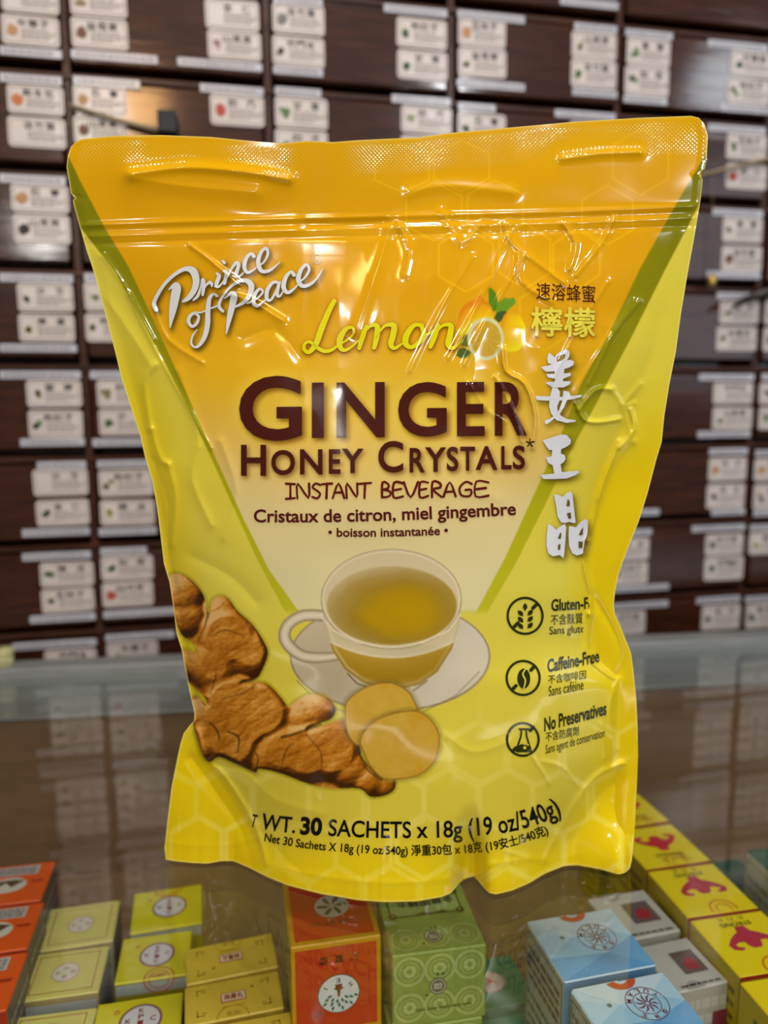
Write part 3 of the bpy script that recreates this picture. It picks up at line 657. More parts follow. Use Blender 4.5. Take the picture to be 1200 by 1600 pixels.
lem = [[(266,90,32),(225,170,36),(180,280,40),(145,375,38),(100,430,28),(66,412,24),(72,374,20),(105,362,20),(150,398,24),(200,424,26),(250,416,22),(292,385,14)],
 [(318,372,12),(372,335,14),(400,298,14),(388,266,18),(345,278,28),(308,335,42),(304,390,36),(332,418,26),(380,398,16),(430,352,10)],
 [(482,258,24),(460,315,36),(434,405,26)],[(448,340,10),(500,262,18),(552,255,34),(552,320,38),(534,402,28)],[(545,335,10),(602,258,18),(664,252,36),(662,310,40),(646,378,36),(672,404,24),(730,368,10)],
 [(856,252,24),(800,252,28),(752,315,40),(744,372,40),(782,398,26),(840,360,34),(866,300,34),(846,252,24)],[(852,292,12),(890,312,14),(930,285,12)],
 [(962,250,26),(940,315,38),(910,396,28)],[(926,340,10),(985,258,18),(1046,252,34),(1042,315,40),(1030,378,40),(1060,404,24),(1104,366,12),(1126,312,8)]]
LT = np.concatenate([stroke_tris(ZB(q), .2) for q in lem])
halo(LT, (150, 88, 0), 0.8, 3.4, 1, 2, 1.6); let(LT, (222, 214, 10))
q = type_box('速溶蜂蜜', 838, 441, 930, 468, 0.0, -.06); let(q, (74, 22, 10))
q = type_box('檸檬', 830, 480, 929, 525, 0.0, -.02); q = np.concatenate([q+np.array(k_) for k_ in ((0, 0), (.9, 0), (-.9, 0), (0, .9), (0, -.9))]); halo(q, (140, 84, 4), .6, 3, 1, 2, 1.4); let(q, (224, 212, 70))
def ZC(p): return P_(6.154, 820, 430, p)
def ZD(p): return P_(6.954, 820, 660, p)
brush = [poly_tris(ZC(q)) for q in (
 [(230,745),(285,790),(300,830),(300,860),(220,850),(212,800)],
 [(150,885),(220,870),(330,828),(440,815),(470,830),(465,865),(420,890),(350,910),(280,925),(200,930)],
 [(270,830),(375,850),(376,920),(366,1000),(350,1080),(250,1080),(285,1010),(285,930)],
 [(200,950),(300,950),(380,945),(435,940),(440,965),(380,992),(300,998),(220,985)],
 [(190,1035),(260,1025),(360,1020),(440,1020),(430,1050),(370,1080),(260,1075)],
 [(100,1160),(240,1165),(350,1170),(440,1160),(545,1150),(540,1170),(450,1195),(350,1205),(200,1207),(110,1200)],
 [(262,1080),(310,1085),(335,1120),(330,1210),(310,1260),(312,1310),(345,1350),(400,1382),(490,1395),(480,1410),(400,1420),(300,1395),(250,1330),(230,1260),(236,1180)],
 [(368,1110),(420,1120),(437,1150),(402,1210),(375,1270),(332,1340),(272,1385),(215,1432),(190,1430),(190,1395),(240,1380),(290,1345),(330,1290),(360,1200)])]
brush.append(stroke_tris(ZC([(292,840,30),(300,785,20),(345,752,34),(402,742,46),(398,795,36),(345,850,30)])))
brush.append(poly_tris(ZD([(190,195),(390,130),(450,135),(498,190),(490,235),(440,270),(390,290),(390,340),(430,355),(440,395),(420,430),(385,455),(398,540),(570,525),(592,540),(540,575),(450,608),(300,615),(200,615),(165,570),(315,555),(298,465),(250,440),(222,378),(285,370),(295,300),(260,298),(230,260)])))
for q in ([(310,780),(355,785),(410,808),(450,765),(490,750),(512,775),(530,930),(548,1090),(520,1092),(480,1080),(430,1092),(390,1085),(350,1020),(340,930)],
          [(250,1100),(290,1120),(335,1165),(380,1130),(430,1100),(445,1140),(435,1300),(425,1420),(415,1478),(375,1440),(300,1455),(250,1420),(230,1330),(235,1200)],
          [(475,1125),(510,1130),(550,1140),(600,1080),(655,1045),(680,1075),(684,1200),(645,1320),(632,1425),(560,1445),(510,1420),(475,1340),(470,1220)]): brush.append(poly_tris(ZD(q)))
BT = np.concatenate(brush); halo(BT, (92, 78, 8), .78, 4.5, 4, 5, 1.3); let(BT, (218, 220, 226))
for q in ([(460,825),(480,860),(480,908),(445,905)],[(450,985),(490,975),(495,1040),(470,1045)],[(380,1190),(390,1210),(382,1262),(350,1260)],[(355,1325),(380,1320),(375,1380),(352,1380)],[(625,1135),(620,1220),(578,1225),(600,1170)],[(575,1290),(620,1295),(618,1362),(578,1362)]):
    let(poly_tris(ZD(q)), (98, 84, 22), 2)
GT = [type_box('G', 374, 588, 472, 689, .02, .01)]
for ch, xa, xb in (('I',487.5,506),('N',526,601),('G',622,698),('E',714,757),('R',773,823)): GT.append(type_box(ch, xa, 598-(xa-487)*.003, xb, 684-(xa-487)*.012, .02, .012))
GT = np.concatenate(GT)
HT = []
for ch, xa, xb, ya, yb in (('H',377,416,695,743),('O',424,461,703,742),('N',469,504,702,741),('E',514,532,702,740),('Y',534,568,701,739),('C',591,630,689,738),('R',640,664,700,738),('Y',664,697,699,737),('S',698,716,698,736),('T',719,742,698,735),('A',743,777,697,734),('L',783,799,697,733),('S',801,820,696,733)): HT.append(type_box(ch, xa, ya, xb, yb, .02))
HT = np.concatenate(HT)
halo(GT, (236, 210, 70), .75, 11, 0, 0, 1.6); halo(GT, (132, 88, 16), .8, 4, 4, 5, 1.3); halo(HT, (232, 206, 110), .5, 8, 0, 0, 1.4); halo(HT, (136, 96, 40), .75, 3.5, 3, 4, 1.3)
let(GT, BRN); let(HT, BRN)
for a_ in (90, 18, 162, 234, 306): let(stroke_tris([(828, 692, 2.0), (828+6*math.cos(math.radians(a_)), 692-6*math.sin(math.radians(a_)), 2.4)]), (60, 40, 16))
hand = {'I': [[(0,1),(1,1)],[(.5,1),(.5,0)],[(0,0),(1,.02)]], 'N': [[(0,0),(0,1),(.95,.05),(1,1)]], 'S': [[(1,.9),(.4,1),(.05,.75),(.5,.55),(.95,.3),(.6,0),(0,.1)]], 'T': [[(0,.95),(1,1)],[(.5,1),(.45,0)]], 'A': [[(0,0),(.5,1),(1,0)],[(.2,.35),(.85,.38)]], 'B': [[(0,0),(.05,1),(.7,.9),(.65,.62),(.1,.52),(.8,.45),(.95,.2),(.6,.03),(0,0)]], 'E': [[(1,.95),(.05,1),(0,0),(1,.06)],[(.02,.5),(.8,.55)]], 'V': [[(0,1),(.5,0),(1.05,1.05)]], 'R': [[(0,0),(.05,1),(.75,.95),(.8,.65),(.1,.48),(.95,0)]], 'G': [[(1,.85),(.55,1),(.05,.6),(.2,.08),(.85,.05),(.95,.45),(.5,.45)]]}
IT = []; 
for ch, xa, xb in [('I',447,461),('N',465,483),('S',488,501),('T',503,519),('A',520,538),('N',542,558),('T',561,580),('B',597,611),('E',615,630),('V',631,652),('E',656,669),('R',675,691),('A',693,712),('G',717,737),('E',743,763)]:
    yb = 779-(xa-447)*.012
    for s_ in hand[ch]: IT.append(stroke_tris([(xa+(xb-xa)*u_, yb-23*v_+random.uniform(-.5, .5), 3.3+random.uniform(-.4, .8)) for u_, v_ in s_] if ch not in 'SG' else [(xa+(xb-xa)*u_, yb-23*v_, 3.4) for u_, v_ in s_], .34))
let(np.concatenate(IT), (92, 22, 14))
let(type_path('Cristaux de citron, miel gingembre', [(397,815.5),(520,815),(660,811),(806,804)], 19, .02), (84, 24, 18))
let(type_path('• boisson instantanée •', [(513,838),(600,838),(700,835)], 13, .02), (84, 24, 18))
let(type_path('T', [(391,1291),(399,1293)], 20, .012), (9, 8, 4)); let(type_path('WT.', [(407,1294),(430,1298),(461,1301)], 24, .014), (9, 8, 4))
let(type_path('30', [(469,1302),(503,1304)], 25, .04), (9, 8, 4))
let(type_path('SACHETS x 18g', [(513,1305),(580,1308),(640,1308.5),(722,1307)], 25, .013), (9, 8, 4))
let(type_path('(19 oz/540g)', [(733,1306),(790,1300),(840,1287),(877,1271)], 27, .013, tail=.04), (9, 8, 4))
let(type_path('Net 30 Sachets X 18g (19 oz/540g) 淨重30包 x 18克 (19安士/540克)', [(413,1314),(480,1325),(560,1332),(650,1335),(740,1331),(800,1321),(857,1302)], 12.5, .016), (16, 14, 4))
def cond(sx, x0, y0, x1, y1, off, slope, clip=None, col=OLIVE): let(type_box(sx, x0, y0, x1, y1, off, slope), col, 1, clip)
cond('Gluten-Free', 861, 936, 941, 955, .026, .06, 921)
cond('不含麩質', 860, 960, 910, 977, .004, .06, 916); cond('Sans gluten', 858, 979, 919, 995, .004, .06, 912)
cond('Caffeine-Free', 855, 1030, 936, 1051, .026, .20); cond('不含咖啡因', 856, 1055, 915, 1069, .004, .14); cond('Sans caféine', 857, 1072, 911, 1088, .0, .2)
cond('No Preservatives', 850, 1121, 947, 1143, .026, .27); cond('不含防腐劑', 852, 1144, 904, 1159, .004, .2); cond('Sans agent de conservation', 852, 1164, 944, 1182, .0, .29)
for cx, cy, r in ((820, 962, 29), (817, 1059, 27.5), (816.5, 1155, 26.5)):
    let(ring_tris(cx, cy, r-3.6, r, 48, 1.03), OLIVE)
for xa, ya, xb, yb in ((832,950,838,944),(803,979,809,973),(829,1047,834.5,1041),(800,1077,806,1071),(828,1141,833,1136),(801,1173,806,1168)): let(stroke_tris([(xa, ya, 5.4), (xb, yb, 5.4)]), OLIVE)
def leafp(cx, cy, l, w, a):
    ca, sa = math.cos(a), math.sin(a); P = [(0, -l/2), (w*.42, -l*.2), (w*.5, l*.1), (0, l/2), (-w*.5, l*.1), (-w*.42, -l*.2)]
    return poly_tris([(cx+x*ca-y*sa, cy+x*sa+y*ca) for x, y in P])
for cx, cy, a in ((820,948,0),(813,958,-.75),(828,957,.75),(813,968,-.75),(828,967,.75),(813,978,-.75),(828,977,.75)): let(leafp(cx, cy, 12.5, 7, a), OLIVE)
let(poly_tris(disc(818, 1060, 10, 15.5, 24)), OLIVE); let(stroke_tris([(821,1044,2),(816,1053,2.6),(820,1063,2.6),(817,1076,2)]), (206, 196, 70), 2)
for q in ([(811,1139,3),(825,1139,3)], [(814,1140,2.6),(813.5,1150,2.6),(806,1172,2.6)], [(822,1140,2.6),(822.5,1150,2.6),(829,1171,2.6)]): let(stroke_tris(q, .5), OLIVE)
let(poly_tris([(808,1165),(815,1162),(821,1164),(827,1161),(831,1173),(828,1175),(807,1175),(805,1173)]), OLIVE)
let(poly_tris(disc(819, 1167.5, 2.6, n=12)), (212, 196, 40), 2); let(poly_tris(disc(824, 1163, 1.6, n=10)), (212, 196, 40), 2)
# the pale cut edge of the film all round
dl = np.minimum(np.minimum(XX-XL, XR-XX), np.minimum(YY-YT, YB-YY)); put(ALL, (238, 224, 150), 0.75*sstep(2.4, .6, dl))

# ---- relief of the filled pouch: how far (m) the film stands in front of its mid plane
S0 = 0.312
u_ = np.clip((XX-xbl)/(xbr-xbl), 0, 1)
prof = np.clip(1-np.abs(2*u_-1)**2.4, 0, 1)**0.8
Bv = np.interp(yy1, [164,330,380,450,560,700,850,1000,1120,1220,1300,1360,1420], [0,0,.002,.006,.011,.0155,.0195,.0225,.0245,.0255,.0255,.0250,.0245])[:, None]
Bv = smooth(Bv[:, 0], 24)[:, None]
Hm = blur1(Bv*prof, 4.0)
Hbase = Hm.copy()
def crease(pts, amp, w, asym=0.0):
    """a fold along pts; asym > 0 makes one flank longer than the other"""
    global Hm
    c = [tuple(k) for k in catmull([(p[0], p[1]) for p in pts], .34)] if len(pts) > 2 else pts
    sl = win(c, 4*w); d = seg_dist(c, sl)
    Hm[sl] += amp*(np.exp(-np.abs(d)/w)*0.6+np.exp(-(d/w)**2)*0.4)
# zip track, crimped head seal, tuck under the seal
for k, (dy, am) in enumerate(((0, .0005), (9, -.0003), (18, .0004), (30, -.0003))):
    crease([(128,352+dy),(300,346+dy),(600,338+dy),(900,330+dy),(1090,322+dy)], am, 4.0)
crease([(205,272),(290,262),(380,268),(450,280)], .0016, 9); crease([(205,278),(300,292),(400,300)], .0010, 16)
crease([(880,248),(940,240),(1000,238)], .0010, 7); crease([(640,300),(700,290),(800,300)], .0008, 12)
# long folds
for pts, am, w in (
 ([(298,384),(330,408),(372,444)], .0012, 5), ([(240,480),(262,530),(316,566)], .0009, 6), ([(340,455),(390,470),(440,500)], .0012, 9), ([(380,530),(430,515),(470,560)], -.0009, 14),
 ([(612,345),(590,420),(555,520)], .0010, 10), ([(480,350),(560,352),(612,345)], -.0012, 16), ([(622,350),(640,390),(634,430)], .0013, 9), ([(690,330),(720,380),(752,350)], .0009, 10),
 ([(640,580),(690,480),(740,400)], .0007, 5), ([(700,560),(750,470),(800,360)], .0008, 5), ([(725,570),(760,500),(820,400)], .0008, 5), ([(790,350),(800,380),(880,440)], .0012, 7), ([(810,400),(815,440),(860,470)], .0014, 8),
 ([(880,350),(900,380),(890,420)], .0014, 7), ([(900,430),(940,380),(960,340)], .0010, 6), ([(860,600),(900,520),(950,440)], .0008, 5), ([(880,640),(930,560),(990,470)], .0009, 6), ([(1000,470),(960,520),(920,600)], .0011, 5),
 ([(785,545),(790,580),(820,600),(836,650),(832,700)], .0026, 5), ([(775,590),(800,640),(815,690)], .0018, 5), ([(735,600),(760,640),(790,660)], .0008, 6),
 ([(900,630),(912,655),(935,660),(968,655)], .0026, 5), ([(905,640),(930,610),(955,608)], .0022, 6), ([(955,610),(970,630),(990,690)], .0010, 7), ([(985,690),(960,720),(935,780)], .0012, 7), ([(990,630),(975,632),(1000,600)], .0012, 8),
 ([(968,690),(940,760),(919,845)], .0034, 5), ([(919,845),(912,880),(922,925),(921,960)], .0036, 5), ([(921,960),(916,1010),(926,1035),(958,1060)], .0034, 5), ([(985,640),(990,672),(968,700)], .0024, 5), ([(958,1060),(970,1045),(965,1000),(925,930)], -.0014, 9), ([(965,1062),(952,1110),(962,1170)], .0014, 7),
 ([(972,1193),(930,1215),(890,1270),(850,1345)], .0034, 8), ([(975,1215),(940,1240),(905,1295),(880,1345)], -.0024, 14), ([(940,1130),(945,1170),(945,1185)], .0010, 5), ([(905,1230),(880,1200),(850,1190)], .0009, 6), ([(830,1180),(850,1210),(858,1225)], .0010, 5),
 ([(160,400),(190,440),(240,530)], .0012, 7), ([(150,450),(190,500),(235,570)], .0012, 14), ([(243,570),(226,600),(236,670)], .0016, 8), ([(236,670),(250,715),(262,725)], .0014, 8), ([(262,725),(275,780),(268,850)], .0013, 8), ([(240,720),(262,790),(262,880)], -.0012, 9),
 ([(310,700),(300,750),(330,820)], .0012, 10), ([(345,690),(370,770),(350,840)], .0010, 10), ([(300,870),(360,900),(400,940)], -.0012, 16), ([(280,580),(300,640),(310,690)], .0010, 12),
 ([(200,460),(250,560),(330,700)], .0010, 5), ([(308,1140),(322,1185),(352,1215),(398,1290),(416,1350)], .0050, 8), ([(300,1185),(335,1235),(378,1300),(392,1350)], -.0030, 12), ([(322,1195),(375,1200),(400,1215)], -.0012, 8), ([(395,1215),(430,1250),(500,1270)], .0008, 12),
 ([(268,1318),(340,1322),(400,1310)], .0010, 6), ([(425,1352),(520,1372),(620,1380),(705,1372)], .0013, 8), ([(705,1372),(760,1352),(850,1340)], .0012, 8), ([(742,1368),(752,1340),(748,1320)], -.002, 10), ([(410,1300),(450,1345),(470,1360)], -.0010, 9), ([(790,1330),(850,1345),(905,1335)], .001, 8),
 ([(700,1150),(740,1175),(790,1160)], .0007, 10), ([(560,960),(620,1000),(700,1010)], .0006, 30), ([(640,770),(700,760),(780,780)], .0006, 20)):
    crease(pts, am*0.60, w*0.72)
# fine crumple, strongest where the film is slack on the right
def ridged(s, seed): return 1-np.abs(2*vnoise(s, seed, s*1.5)-1)
zone = np.clip(np.exp(-((XX-810)/190)**2-((YY-420)/150)**2)+0.55*np.exp(-((XX-900)/120)**2-((YY-640)/160)**2)+.35*np.exp(-((XX-400)/130)**2-((YY-500)/90)**2)+.3*np.exp(-((XX-250)/60)**2-((YY-800)/250)**2)+0.16, 0, 1)*sstep(330, 370, YY)
Hm += zone*(0.0005*(ridged(52, 41)-.5)+0.00012*(ridged(22, 42)-.5))
Hm += 0.0012*(vnoise(120, 43)-.5)+0.0005*(vnoise(64, 44)-.5)
Hm += 0.004*np.sin((XX-100)/1000*math.pi*2.0)*sstep(520, 200, YY)          # the head seal waves a little
Hm = blur1(Hm, 1.0)
inn = 0.25+0.75*sstep(0, 16, np.minimum(XX-XL, XR-XX)); Hcr = (Hm-Hbase)*inn; Hbase *= inn
RX, RY = np.meshgrid(np.arange(Wc)+x0c-600.0, np.arange(Hc)+y0c-800.0)
R3 = fw[None, None]*F+rt[None, None]*RX[..., None]-up[None, None]*RY[..., None]
R3 = R3/(R3@fh)[..., None]
zr = np.maximum(-R3[..., 2], 0.05)
yb_i = np.clip(np.round(YB[0]-y0c).astype(int), 0, Hc-1); sfl = ((CAM_H-0.0012)/zr)[yb_i, np.arange(Wc)]      # where each column's hem meets the glass
sfl = smooth(sfl, 3)[None, :]
wb = 1-sstep(0, 120, YB-YY); wb = np.where(YY > 1150, wb, 0)
Sd = (S0-Hbase)*(1-wb)+sfl*wb-Hcr*(1-0.75*wb)
P3 = CAM[None, None]+R3*Sd[..., None]
P3[..., 2] = np.maximum(P3[..., 2], GZ+0.0008)
gyv = np.gradient(P3, axis=0); gxv = np.gradient(P3, axis=1); NR = np.cross(gyv, gxv); NR /= np.linalg.norm(NR, axis=2)[..., None]
if (NR[600, 500]@fh) > 0: NR = -NR
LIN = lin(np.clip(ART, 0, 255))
def samp(A, px, py):
    fx, fy = np.clip(px-x0c, 0, Wc-1.001), np.clip(py-y0c, 0, Hc-1.001); ix, iy = fx.astype(int), fy.astype(int); tx, ty = (fx-ix)[:, None], (fy-iy)[:, None]
    return (A[iy, ix]*(1-tx)+A[iy, ix+1]*tx)*(1-ty)+(A[iy+1, ix]*(1-tx)+A[iy+1, ix+1]*tx)*ty
def by_param(pts, n, ax):
    a = np.array(pts, float); t = (a[:, ax]-a[0, ax])/(a[-1, ax]-a[0, ax]) if ax == 0 else None
    if ax == 1:
        s = np.abs(np.diff(a[:, 1]))+0.35*np.abs(np.diff(a[:, 0])); t = np.concatenate([[0], np.cumsum(s)]); t /= t[-1]
    else:
        s = np.abs(np.diff(a[:, 0]))+0.35*np.abs(np.diff(a[:, 1])); t = np.concatenate([[0], np.cumsum(s)]); t /= t[-1]
    q = np.linspace(0, 1, n); return np.stack([np.interp(q, t, a[:, 0]), np.interp(q, t, a[:, 1])], 1)
def coons(nu, nv):
    T, B, L, R = by_param(TOP, nu, 0), by_param(BOT, nu, 0), by_param(LEFT, nv, 1), by_param(RIGHT, nv, 1)
    u, v = np.linspace(0, 1, nu)[None, :, None], np.linspace(0, 1, nv)[:, None, None]
    return (1-v)*T[None]+v*B[None]+(1-u)*L[:, None]+u*R[:, None]-((1-u)*(1-v)*T[0]+u*(1-v)*T[-1]+(1-u)*v*B[0]+u*v*B[-1])
def grid_faces(nu, nv):
    i = np.arange(nu-1)[None, :]+np.arange(nv-1)[:, None]*nu
    return np.stack([i, i+nu, i+nu+1, i+1], -1).reshape(-1, 4)
POUCH_ORG = on_z(640, 1375, 0); POUCH_ORG[2] = GZ
pouch = empty('stand_up_pouch', Vector(POUCH_ORG))
tag(pouch, 'large yellow and orange foil pouch of ginger drink standing on the glass counter', 'pouch')
def film_material(name, use_attr=True, rgb=(226, 193, 6)):
    m = mat(name, rgb, 0.11, 0.0, 0.2, 0.30); nt = m.node_tree; N = nt.nodes; L = nt.links; b = N['Principled BSDF']
    b.inputs['Coat Roughness'].default_value = 0.03
    if use_attr:
        a = N.new('ShaderNodeAttribute'); a.attribute_name = 'print'; L.new(a.outputs['Color'], b.inputs['Base Color'])
        # pressed dot texture of the head seal
        tc = N.new('ShaderNodeTexCoord'); sp = N.new('ShaderNodeSeparateXYZ'); L.new(tc.outputs['Object'], sp.inputs[0])
        def wave(sock, k):
            mu = N.new('ShaderNodeMath'); mu.operation = 'MULTIPLY'; mu.inputs[1].default_value = k; L.new(sock, mu.inputs[0])
            s = N.new('ShaderNodeMath'); s.operation = 'SINE'; L.new(mu.outputs[0], s.inputs[0]); return s.outputs[0]
        pr = N.new('ShaderNodeMath'); pr.operation = 'MULTIPLY'; L.new(wave(sp.outputs[0], 4200), pr.inputs[0]); L.new(wave(sp.outputs[2], 4200), pr.inputs[1])
        se = N.new('ShaderNodeAttribute'); se.attribute_name = 'crimp'
        mk = N.new('ShaderNodeMath'); mk.operation = 'MULTIPLY'; L.new(pr.outputs[0], mk.inputs[0]); L.new(se.outputs['Fac'], mk.inputs[1])
        bp = N.new('ShaderNodeBump'); bp.inputs['Strength'].default_value = 0.07; bp.inputs['Distance'].default_value = 0.0003
        L.new(mk.outputs[0], bp.inputs['Height']); L.new(bp.outputs[0], b.inputs['Normal']); L.new(bp.outputs[0], b.inputs['Coat Normal'])
    return m
FILM = film_material('printed_film'); FILMB = film_material('plain_yellow_film', False)
NU, NV = 500, 640
G = coons(NU, NV).reshape(-1, 2)
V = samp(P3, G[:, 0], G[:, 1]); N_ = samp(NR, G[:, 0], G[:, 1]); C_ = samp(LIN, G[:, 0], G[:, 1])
faces = [grid_faces(NU, NV)]; Vs, Ns, Cs = [V], [N_], [C_]; off = len(V); tri_faces = []
def split(t, m):
    for _ in range(14):
        e = np.stack([np.hypot(*(t[:, (k+1) % 3]-t[:, k]).T) for k in range(3)], 1); k = e.argmax(1); big = e.max(1) > m
        if not big.any(): break
        s, kk = t[big], k[big]; i = np.arange(len(s)); a, b_, c = s[i, kk], s[i, (kk+1) % 3], s[i, (kk+2) % 3]; mm = (a+b_)/2
        t = np.concatenate([t[~big], np.stack([a, mm, c], 1), np.stack([mm, b_, c], 1)])
    return t
for tris, color, layer, clip in LET:
    t = split(tris, 4.0)
    ar = np.abs((t[:, 1, 0]-t[:, 0, 0])*(t[:, 2, 1]-t[:, 0, 1])-(t[:, 1, 1]-t[:, 0, 1])*(t[:, 2, 0]-t[:, 0, 0])); t = t[ar > 1e-3]
    if clip: t = t[t[..., 0].max(1) < clip]
    sgn = (t[:, 1, 0]-t[:, 0, 0])*(t[:, 2, 1]-t[:, 0, 1])-(t[:, 1, 1]-t[:, 0, 1])*(t[:, 2, 0]-t[:, 0, 0]); t[sgn > 0] = t[sgn > 0][:, ::-1]
    p, inv = np.unique(np.round(t.reshape(-1, 2), 2), axis=0, return_inverse=True); f = inv.reshape(-1, 3)
    f = f[(f[:, 0] != f[:, 1]) & (f[:, 1] != f[:, 2]) & (f[:, 0] != f[:, 2])]
    n = samp(NR, p[:, 0], p[:, 1]); v = samp(P3, p[:, 0], p[:, 1])+n*(0.00030*layer)
    Vs.append(v); Ns.append(n); Cs.append(np.repeat(lin(color)[None], len(p), 0)); tri_faces.append(f+off); off += len(p)
V = np.concatenate(Vs); N_ = np.concatenate(Ns); C_ = np.concatenate(Cs); N_ /= np.linalg.norm(N_, axis=1)[:, None]
quads = faces[0]; trs = np.concatenate(tri_faces)
def big_mesh(name, V, quads, trs, mats, parent, normals=None):
    me = bpy.data.meshes.new(name); nq, ntr = len(quads), len(trs)
    me.vertices.add(len(V)); me.vertices.foreach_set('co', (V-POUCH_ORG).astype(np.float32).ravel())
    me.loops.add(nq*4+ntr*3); me.loops.foreach_set('vertex_index', np.concatenate([quads.ravel(), trs.ravel()]).astype(np.int32))
    me.polygons.add(nq+ntr); me.polygons.foreach_set('loop_start', np.concatenate([np.arange(nq)*4, nq*4+np.arange(ntr)*3]).astype(np.int32))
    me.polygons.foreach_set('use_smooth', np.ones(nq+ntr, bool))
    me.update(calc_edges=True); me.validate()
    if normals is not None: me.normals_split_custom_set_from_vertices(normals.astype(np.float32))
    for m in mats: me.materials.append(m)
    o = bpy.data.objects.new(name, me); COL.objects.link(o); o.parent = parent; return o
# quads run so that they face the camera
quads_front = quads
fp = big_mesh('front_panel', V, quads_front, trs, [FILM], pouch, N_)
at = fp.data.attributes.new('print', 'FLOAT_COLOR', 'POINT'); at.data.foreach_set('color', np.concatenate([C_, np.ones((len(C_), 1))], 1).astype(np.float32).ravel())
cr = np.zeros(len(V)); ng = len(G); yt = np.interp(G[:, 0], at_[:, 0], at_[:, 1]); cr[:ng] = sstep(66, 50, G[:, 1]-yt)*sstep(4, 12, G[:, 1]-yt)
at = fp.data.attributes.new('crimp', 'FLOAT', 'POINT'); at.data.foreach_set('value', cr.astype(np.float32))
# back panel and the gusset under the pouch
NB, MBk = 90, 110
Gb = coons(NB, MBk); px, py = Gb[..., 0].ravel(), Gb[..., 1].ravel()
Hs = samp((Bv*prof)[..., None], px, py)[:, 0]*0.9; Rb = samp(R3, px, py); edge_f = samp(Sd[..., None], px, py)[:, 0]
uu, vv = np.meshgrid(np.linspace(0, 1, NB), np.linspace(0, 1, MBk)); uu, vv = uu.ravel(), vv.ravel()
rim = np.minimum(np.minimum(uu, 1-uu), vv)
front_P = samp(P3, px, py)
sb = np.where(rim <= 0, edge_f, S0+0.0006-(S0-edge_f)*np.exp(-rim*30)+Hs*(1-np.exp(-rim*30)))
sb = np.where(rim <= 0, edge_f, np.maximum(sb, edge_f+0.0012))
Pb = CAM+Rb*sb[:, None]
w_ = sstep(0.78, 1.0, vv)
foot = front_P.copy(); foot += fh[None]*(0.052*np.sin(np.pi*uu)**0.8)[:, None]; foot[:, 2] = np.where(vv > 0.999, GZ+0.001, Pb[:, 2])
last = foot.reshape(MBk, NB, 3)[-1]
tgt = np.repeat(last[None], MBk, 0).reshape(-1, 3)
hxy = Pb.copy(); hxy[:, :2] = Pb[:, :2]*(1-w_[:, None])+tgt[:, :2]*w_[:, None]
hxy[:, 2] = np.where(vv > 0.999, GZ+0.001, np.maximum(Pb[:, 2], GZ+0.001))
hxy[rim <= 0] = np.where((vv[rim <= 0] > 0.999)[:, None], hxy[rim <= 0], front_P[rim <= 0])
q = grid_faces(NB, MBk)[:, ::-1]
big_mesh('back_panel', hxy, q, np.zeros((0, 3), int), [FILMB], pouch)
fr = front_P.reshape(MBk, NB, 3)[-1].copy(); bk = hxy.reshape(MBk, NB, 3)[-1].copy(); fr[:, 2] = bk[:, 2] = GZ+0.0009
gv = np.concatenate([fr, bk]); gq = np.stack([np.arange(NB-1), np.arange(NB-1)+1, np.arange(NB-1)+1+NB, np.arange(NB-1)+NB], 1)
big_mesh('bottom_gusset', gv, gq, np.zeros((0, 3), int), [FILMB], pouch)

